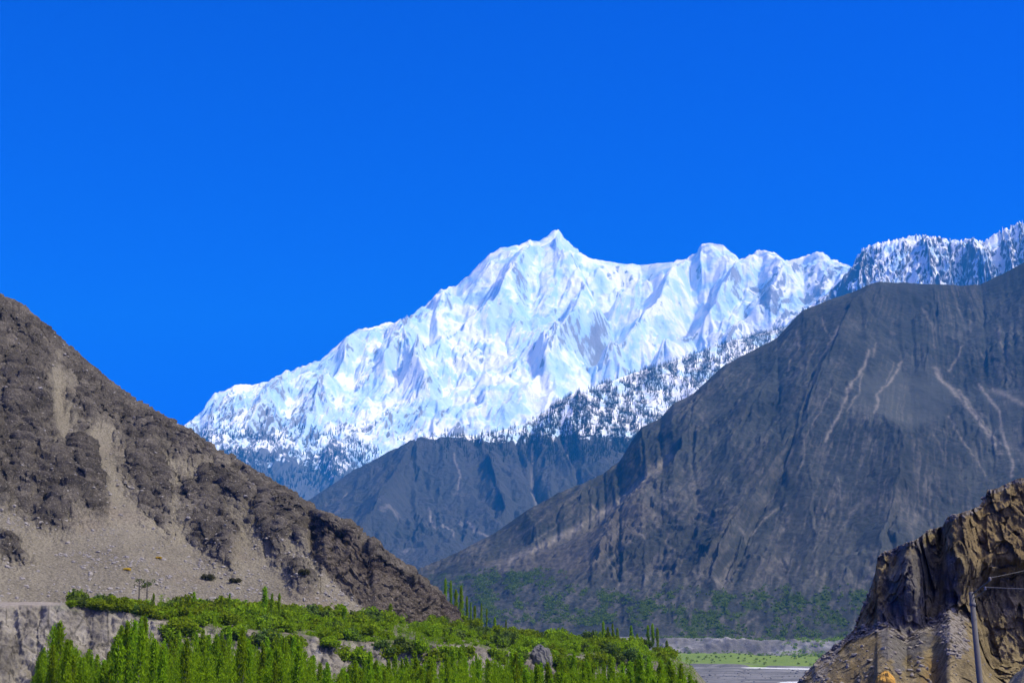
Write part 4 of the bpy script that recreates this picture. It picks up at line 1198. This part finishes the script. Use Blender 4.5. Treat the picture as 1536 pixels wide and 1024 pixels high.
# ------------------------------------------------------------------ utility pole by the bank
def build_pole():
    steel = mat_plain("weathered_pole", (0.075, 0.072, 0.067), (0.13, 0.126, 0.118), 3.0, 0.8, 0.004)
    wire = mat_plain("wire_metal", (0.09, 0.087, 0.084), (0.15, 0.147, 0.14), 8.0, 0.7)
    porc = mat_plain("insulator_porcelain", (0.14, 0.13, 0.12), (0.22, 0.21, 0.20), 8.0, 0.35)
    r = 46.0
    bx, by, _ = at(1470, 1024, r)
    tx, ty, tz = at(1457, 888, r)
    zb = -8.8
    k = (zb - at(1470, 1024, r)[2]) / (tz - at(1470, 1024, r)[2])
    bx, by = bx + (tx - bx) * k, by + (ty - by) * k
    o = empty("utility_pole", (bx, by, zb), "leaning grey utility pole with a slanting bracket arm, in front of the dark earth bank", "pole")
    def rel(px, py, rr): 
        p = at(px, py, rr); return (p[0] - bx, p[1] - by, p[2] - zb)
    top = (tx - bx, ty - by, tz - zb)
    link("shaft", tubes_mesh("pole_shaft", [([(0, 0, 0), (top[0] * .5, top[1] * .5, top[2] * .5), top, (top[0], top[1], top[2] + .02)], [0.125, 0.108, 0.085, 0.03], 16)], steel), o)
    tip = rel(1485, 870, 45.2)
    a0 = (top[0], top[1], top[2] - 0.08)
    link("bracket_arm", tubes_mesh("pole_arm", [([a0, tuple((a0[i] + tip[i]) / 2 for i in range(3)), tip], [0.026, 0.024, 0.022], 8)], steel), o)
    st = rel(1478, 884, 45.3)
    link("brace", tubes_mesh("pole_brace", [([rel(1460, 896, 46), rel(1470, 892, 45.6), st], [0.018, 0.017, 0.016], 6)], steel), o)
    cl = (top[0] * .94, top[1] * .94, top[2] * .955)
    link("clamp", tubes_mesh("pole_clamp", [([(cl[0], cl[1], cl[2] - .06), (cl[0], cl[1], cl[2] - .055), (cl[0], cl[1], cl[2] + .055), (cl[0], cl[1], cl[2] + .06)], [0.09, 0.11, 0.11, 0.09], 12)], wire), o)
    mid = tuple(top[i] * 0.66 for i in range(3))
    link("step_bolt", tubes_mesh("pole_bolt", [([mid, (mid[0] + .17, mid[1] - .03, mid[2]), (mid[0] + .21, mid[1] - .03, mid[2] + .02)], [0.016, 0.016, 0.03], 6)], wire), o)
    for q in (tip, st):
        link("insulator", tubes_mesh("pole_insulator", [([(q[0], q[1], q[2] - .02), (q[0], q[1], q[2] + .02), (q[0], q[1], q[2] + .05), (q[0], q[1], q[2] + .08), (q[0], q[1], q[2] + .11)], [0.02, 0.05, 0.03, 0.05, 0.015], 10)], porc), o)
    # two wires leaving the bracket
    def span(p0, p1, sag, rad):
        pts = []
        for i in range(25):
            t = i / 24
            pts.append((p0[0] + (p1[0] - p0[0]) * t, p0[1] + (p1[1] - p0[1]) * t, p0[2] + (p1[2] - p0[2]) * t - sag * 4 * t * (1 - t)))
        return pts, [rad] * 25, 6
    P0 = at(1478, 884, 45.3); P1 = at(1720, 888, 44)
    w = link("overhead_wire", tubes_mesh("thick_wire", [span((P0[0], P0[1], P0[2] + .08), P1, 0.02, 0.016)], wire))
    w["label"] = "thick level cable running right from the brace of the pole"; w["category"] = "wire"
    P0 = at(1485, 870, 45.2); P1 = at(1640, 830, 50)
    w = link("overhead_wire", tubes_mesh("thin_wire", [span((P0[0], P0[1], P0[2] + .08), P1, 0.03, 0.007)], wire))
    w["label"] = "thin wire climbing right from the tip of the bracket arm"; w["category"] = "wire"

def boulder_mesh(seed, mat, sub=24, sq=0.75):
    u = np.linspace(0, np.pi, sub); v = np.linspace(0, 2 * np.pi, 2 * sub)
    U, Vv = np.meshgrid(u, v, indexing='ij')
    x, y, z = np.sin(U) * np.cos(Vv), np.sin(U) * np.sin(Vv), np.cos(U)
    f = 1 + 0.55 * fbm3(x + seed, y, z, 1.0, 4, 0.55, True, seed) 
    P = np.stack([x * f, y * f, z * f * sq], -1)
    return np_mesh("boulder_mesh", P.reshape(-1, 3), grid_faces(sub, 2 * sub), mat, False)

# ================================================================== build
T_snow = build_snow_mountain()
build_snowy_ridge()
T_for = build_forested_ridge()
T_dark = build_dark_mountain()
build_ground()
T_hill = build_hill()
build_terrace()
T_bank = build_bank()

CON = mat_plain("conifer_needles", (0.012, 0.018, 0.012), (0.03, 0.04, 0.024), 0.05)
wgt = sstep(640, 830, T_for['Z']) * (T_for['t'] <= 1.02) * sstep(-0.25, 0.25, fbm(T_for['px'], T_for['py'] * 0.4, 13, 4, 0.6, False, 9)) * sstep(600, 800, T_for['px'])
wgt = wgt * (1 - 0.85 * np.exp(-(seg_dist(T_for['px'], T_for['py'], [(1022, 545), (1016, 575), (1010, 600)]) / 5) ** 2)) * (0.25 + 0.75 * sstep(780, 830, T_for['px']))
P, _ = sample_grid(T_for, wgt, 20000)
conifer_forest("conifer_forest", P, 15, 33, CON, "dark conifer forest on the snowy crest of the blue ridge")
wgt = sstep(1900, 1300, T_snow['Z']) * sstep(900, 1150, T_snow['Z']) * sstep(-0.2, 0.2, fbm(T_snow['X'], T_snow['Y'], 500, 4, 0.6, False, 3)) * (T_snow['px'] < 680)
P, _ = sample_grid(T_snow, wgt, 4500)
conifer_forest("conifer_forest", P, 25, 60, CON, "sparse dark conifers on the lowest snow slopes at left")

# stones lying on the scree and along the crest of the hill
STONE = mat_plain("pale_stone", (0.13, 0.12, 0.105), (0.31, 0.29, 0.26), 0.7, 0.9)
w = (1 - T_hill['rock']) * sstep(0.0, 0.06, T_hill['t']) * (T_hill['t'] < 0.75) * (0.15 + sstep(-0.1, 0.4, fbm(T_hill['X'], T_hill['Y'], 14, 3, 0.6)))
w = w + 0.35 * T_hill['rock'] * (T_hill['t'] < 1.02) * (T_hill['px'] < 460)
P, _ = sample_grid(T_hill, w, 9000)
sz = 0.12 + 0.55 * RN.random(len(P)) ** 5
V, F = blob_rocks(P, sz)
link("scree_stones", np_mesh("scree_stones", V, F, STONE, False), None, kind="stuff", label="loose pale stones scattered over the hill slope", category="stones")
P, _ = sample_grid(T_bank, np.clip(T_bank['deb'] - 0.25, 0, 1), 5200)
V, F = blob_rocks(P, 0.025 + 0.15 * RN.random(len(P)) ** 6)
link("rubble", np_mesh("rubble", V, F, mat_plain("bank_rubble", (0.10, 0.085, 0.065), (0.26, 0.24, 0.21), 3.0), False), None, kind="stuff", label="small rubble lying on the earth bank", category="stones")

# scrub at the foot of the dark mountain and on the meadow
SCRUB = mat_leaf("far_scrub_leaves", (0.075, 0.120, 0.020), (0.150, 0.210, 0.036), 0.45)
w = np.clip(T_dark['veg'] - 0.22, 0, 1) ** 1.3 * (T_dark['t'] < 0.6)
P, _ = sample_grid(T_dark, w, 4600)
def scrub(P, s0, s1, per, leaf, name, mat, label, tall=0.75):
    n = len(P); S = s0 + (s1 - s0) * RN.random(n) ** 2
    C = RN.normal(size=(n, per, 3)); C /= np.linalg.norm(C, axis=2)[..., None]
    C = C * (RN.random((n, per, 1)) ** 0.45) * S[:, None, None] * np.array([1, 1, tall])
    C[..., 2] += S[:, None] * 0.6 * tall
    C = (C + P[:, None, :]).reshape(-1, 3)
    V, F = leaf_cards(C, leaf, np.random.default_rng(9), 0.1, 0.8)
    link(name, np_mesh(name, V, F, mat, False), None, kind="stuff", label=label, category="scrub")
scrub(P, 1.2, 6.5, 26, 1.2, "hillside_scrub", SCRUB, "hazy green scrub covering the foot of the dark mountain")
n = 100
px = RN.uniform(1000, 1330, n); rr = RN.uniform(1762, 1862, n)
a = ang(px, np.full(n, 950.0))[0]
x, y = rr * np.sin(a), rr * np.cos(a)
P = np.stack([x, y, ground_z(None, rr, x, y)], -1)
MEADOW = mat_leaf("meadow_bush_leaves", (0.14, 0.22, 0.022), (0.24, 0.32, 0.05), 0.5)
scrub(P, 0.8, 3.4, 70, 0.55, "meadow_bushes", MEADOW, "bright green bushes covering the river meadow")

n = 330
px = RN.uniform(980, 1330, n); rr = np.where(RN.random(n) < 0.5, RN.uniform(1846, 1866, n), RN.uniform(1884, 1930, n))
a = ang(px, np.full(n, 950.0))[0]; x, y = rr * np.sin(a), rr * np.cos(a)
scrub(np.stack([x, y, ground_z(None, rr, x, y)], 1), 0.9, 4.5, 40, 0.7, "bank_scrub", SCRUB, "dull green scrub along the top and foot of the far river bank")
n = 170
px = RN.uniform(1170, 1330, n); rr = RN.uniform(1840, 1900, n)
a = ang(px, np.full(n, 950.0))[0]; x, y = rr * np.sin(a), rr * np.cos(a)
scrub(np.stack([x, y, ground_z(None, rr, x, y)], 1), 1.5, 7.0, 60, 0.8, "bank_trees", MEADOW, "green trees and bushes crowding the right end of the far river bank")
GREYB = mat_plain("grey_boulder_rock", (0.05, 0.05, 0.047), (0.16, 0.155, 0.145), 1.2, 0.9, 0.1)
n = 1100
rr = RN.uniform(1380, 1900, n); a = ang(RN.uniform(1000, 1300, n), np.full(n, 950.0))[0]
keep = (rr < 1700) | (rr > 1848)
rr, a = rr[keep], a[keep]
x, y = rr * np.sin(a), rr * np.cos(a); z = ground_z(None, rr, x, y); k = z > RIVER_Z + 0.2
V, F = blob_rocks(np.stack([x, y, z], 1)[k], (0.3 + 2.2 * RN.random(len(x)) ** 5)[k])
link("river_boulders", np_mesh("river_boulders", V, F, GREYB, False), None, kind="stuff", label="grey boulders strewn over the gravel beside the river", category="stones")
build_grove()
build_thicket()
build_terrace_plants()
for px, py, k in [(190, 856, 0), (238, 837, 1)]:
    x, y, z = on_terrain(T_hill, px, py)
    place_bush(x, y, z - 0.1, 1.3, 0.8, ["small yellow bush alone on the scree, lower left of two", "small yellow bush alone on the scree, upper right of two"][k], "yellow bushes on the scree", 0, "bush", BUSH_Y, "yellow_bush")
for px, py, w_, h_, lab in [(313, 868, 2.4, 2.6, "dark olive brown bush growing alone on the pale scree"), (352, 872, 2.6, 1.8, "dark olive brown bush at the lower tip of a rock rib on the scree"), (452, 880, 2.4, 2.4, "dark olive brown bush on the scree left of the rock knob")]:
    x, y, z = on_terrain(T_hill, px, py)
    place_bush(x, y, z - 0.3, w_ * 0.85, h_ * 0.75, lab, None, 5, "shrub", BUSH_B)
# grey boulder in the grove's edge, ochre boulder at the foot of the bank
x, y, z = terrace_point(810, 0.0)
o = link("boulder", boulder_mesh(3, GREYB, 28, 0.95), None, label="big grey upright boulder among the green trees right of the knob", category="boulder")
bx, by, bz = at(811, 990, float(ter_r(811)) - 2.2); o.location = (bx, by, bz); o.scale = (1.7, 1.7, 2.3)
OCH = mat_plain("ochre_rock", (0.36, 0.19, 0.035), (0.46, 0.27, 0.06), 1.5, 0.9, 0.05)
o = link("boulder", boulder_mesh(9, OCH, 24, 1.0), None, label="orange ochre boulder at the foot of the brown earth bank", category="boulder")
_i = np.argmin((T_bank['px'] - 1327) ** 2 + (T_bank['py'] - 1026) ** 2)
bx, by, bz = (float(T_bank[q].ravel()[_i]) for q in 'XYZ'); o.location = (bx, by, bz); o.scale = (0.30, 0.30, 0.40); o.rotation_euler = (0.2, 0.1, 0.6)

def mound_mesh(R0, H, mat):
    u, v = np.meshgrid(np.linspace(0.02, 1, 60), np.linspace(0, 2 * np.pi, 120), indexing='ij')
    x, y = u * R0 * np.cos(v), u * R0 * np.sin(v)
    e = 0.25 * fbm(x, y, 2.2, 4, 0.55) + 0.06 * facet3(x, y, 0 * x, 0.35, 2)
    z = H * (1 - np.sqrt(u * u + 0.02)) + e
    return np_mesh("mound_mesh", np.stack([x, y, z], -1).reshape(-1, 3), grid_faces(60, 120), mat, True)
MG = Mat("mound_gravel")
_c = MG.mix(0.6, MG.mix(MG.noise(2.0, 8, 0.65), (0.15, 0.14, 0.10), (0.30, 0.275, 0.21)), MG.ramp(MG.voro(9.0), [(0.0, 1.0), (0.6, 0.5)]), 'MULTIPLY')
mg = MG.bsdf(_c, 0.95, MG.bump(MG.noise(9.0, 8, 0.7), 0.12, 0.9))
o = link("gravel_mound", mound_mesh(4.6, 7.8, mg), None, label="pale gravel mound in the lower right corner, beside the foot of the pole", category="mound")
bx, by, _z = at(1546, 1010, 43); o.location = (bx, by, -8.9)
build_pole()

# ------------------------------------------------------------------ the blue air of the valley
bm = [(-25500, -2000, -130), (25500, -2000, -130), (25500, 25500, -130), (-25500, 25500, -130), (-25500, -2000, 5760), (25500, -2000, 5760), (25500, 25500, 5760), (-25500, 25500, 5760)]
hz = bpy.data.materials.new("valley_haze"); hz.use_nodes = True
hz.node_tree.nodes.clear()
ho = hz.node_tree.nodes.new("ShaderNodeOutputMaterial")
hv = hz.node_tree.nodes.new("ShaderNodeVolumePrincipled")
hv.inputs['Color'].default_value = (0.010, 0.355, 1.0, 1)
hv.inputs['Density'].default_value = 4.9e-5
hv.inputs['Anisotropy'].default_value = 0.0
hz.node_tree.links.new(hv.outputs[0], ho.inputs['Volume'])
link("haze", np_mesh("haze", bm, [(0, 3, 2, 1), (4, 5, 6, 7), (0, 1, 5, 4), (1, 2, 6, 5), (2, 3, 7, 6), (3, 0, 4, 7)], hz, False), None, kind="stuff")
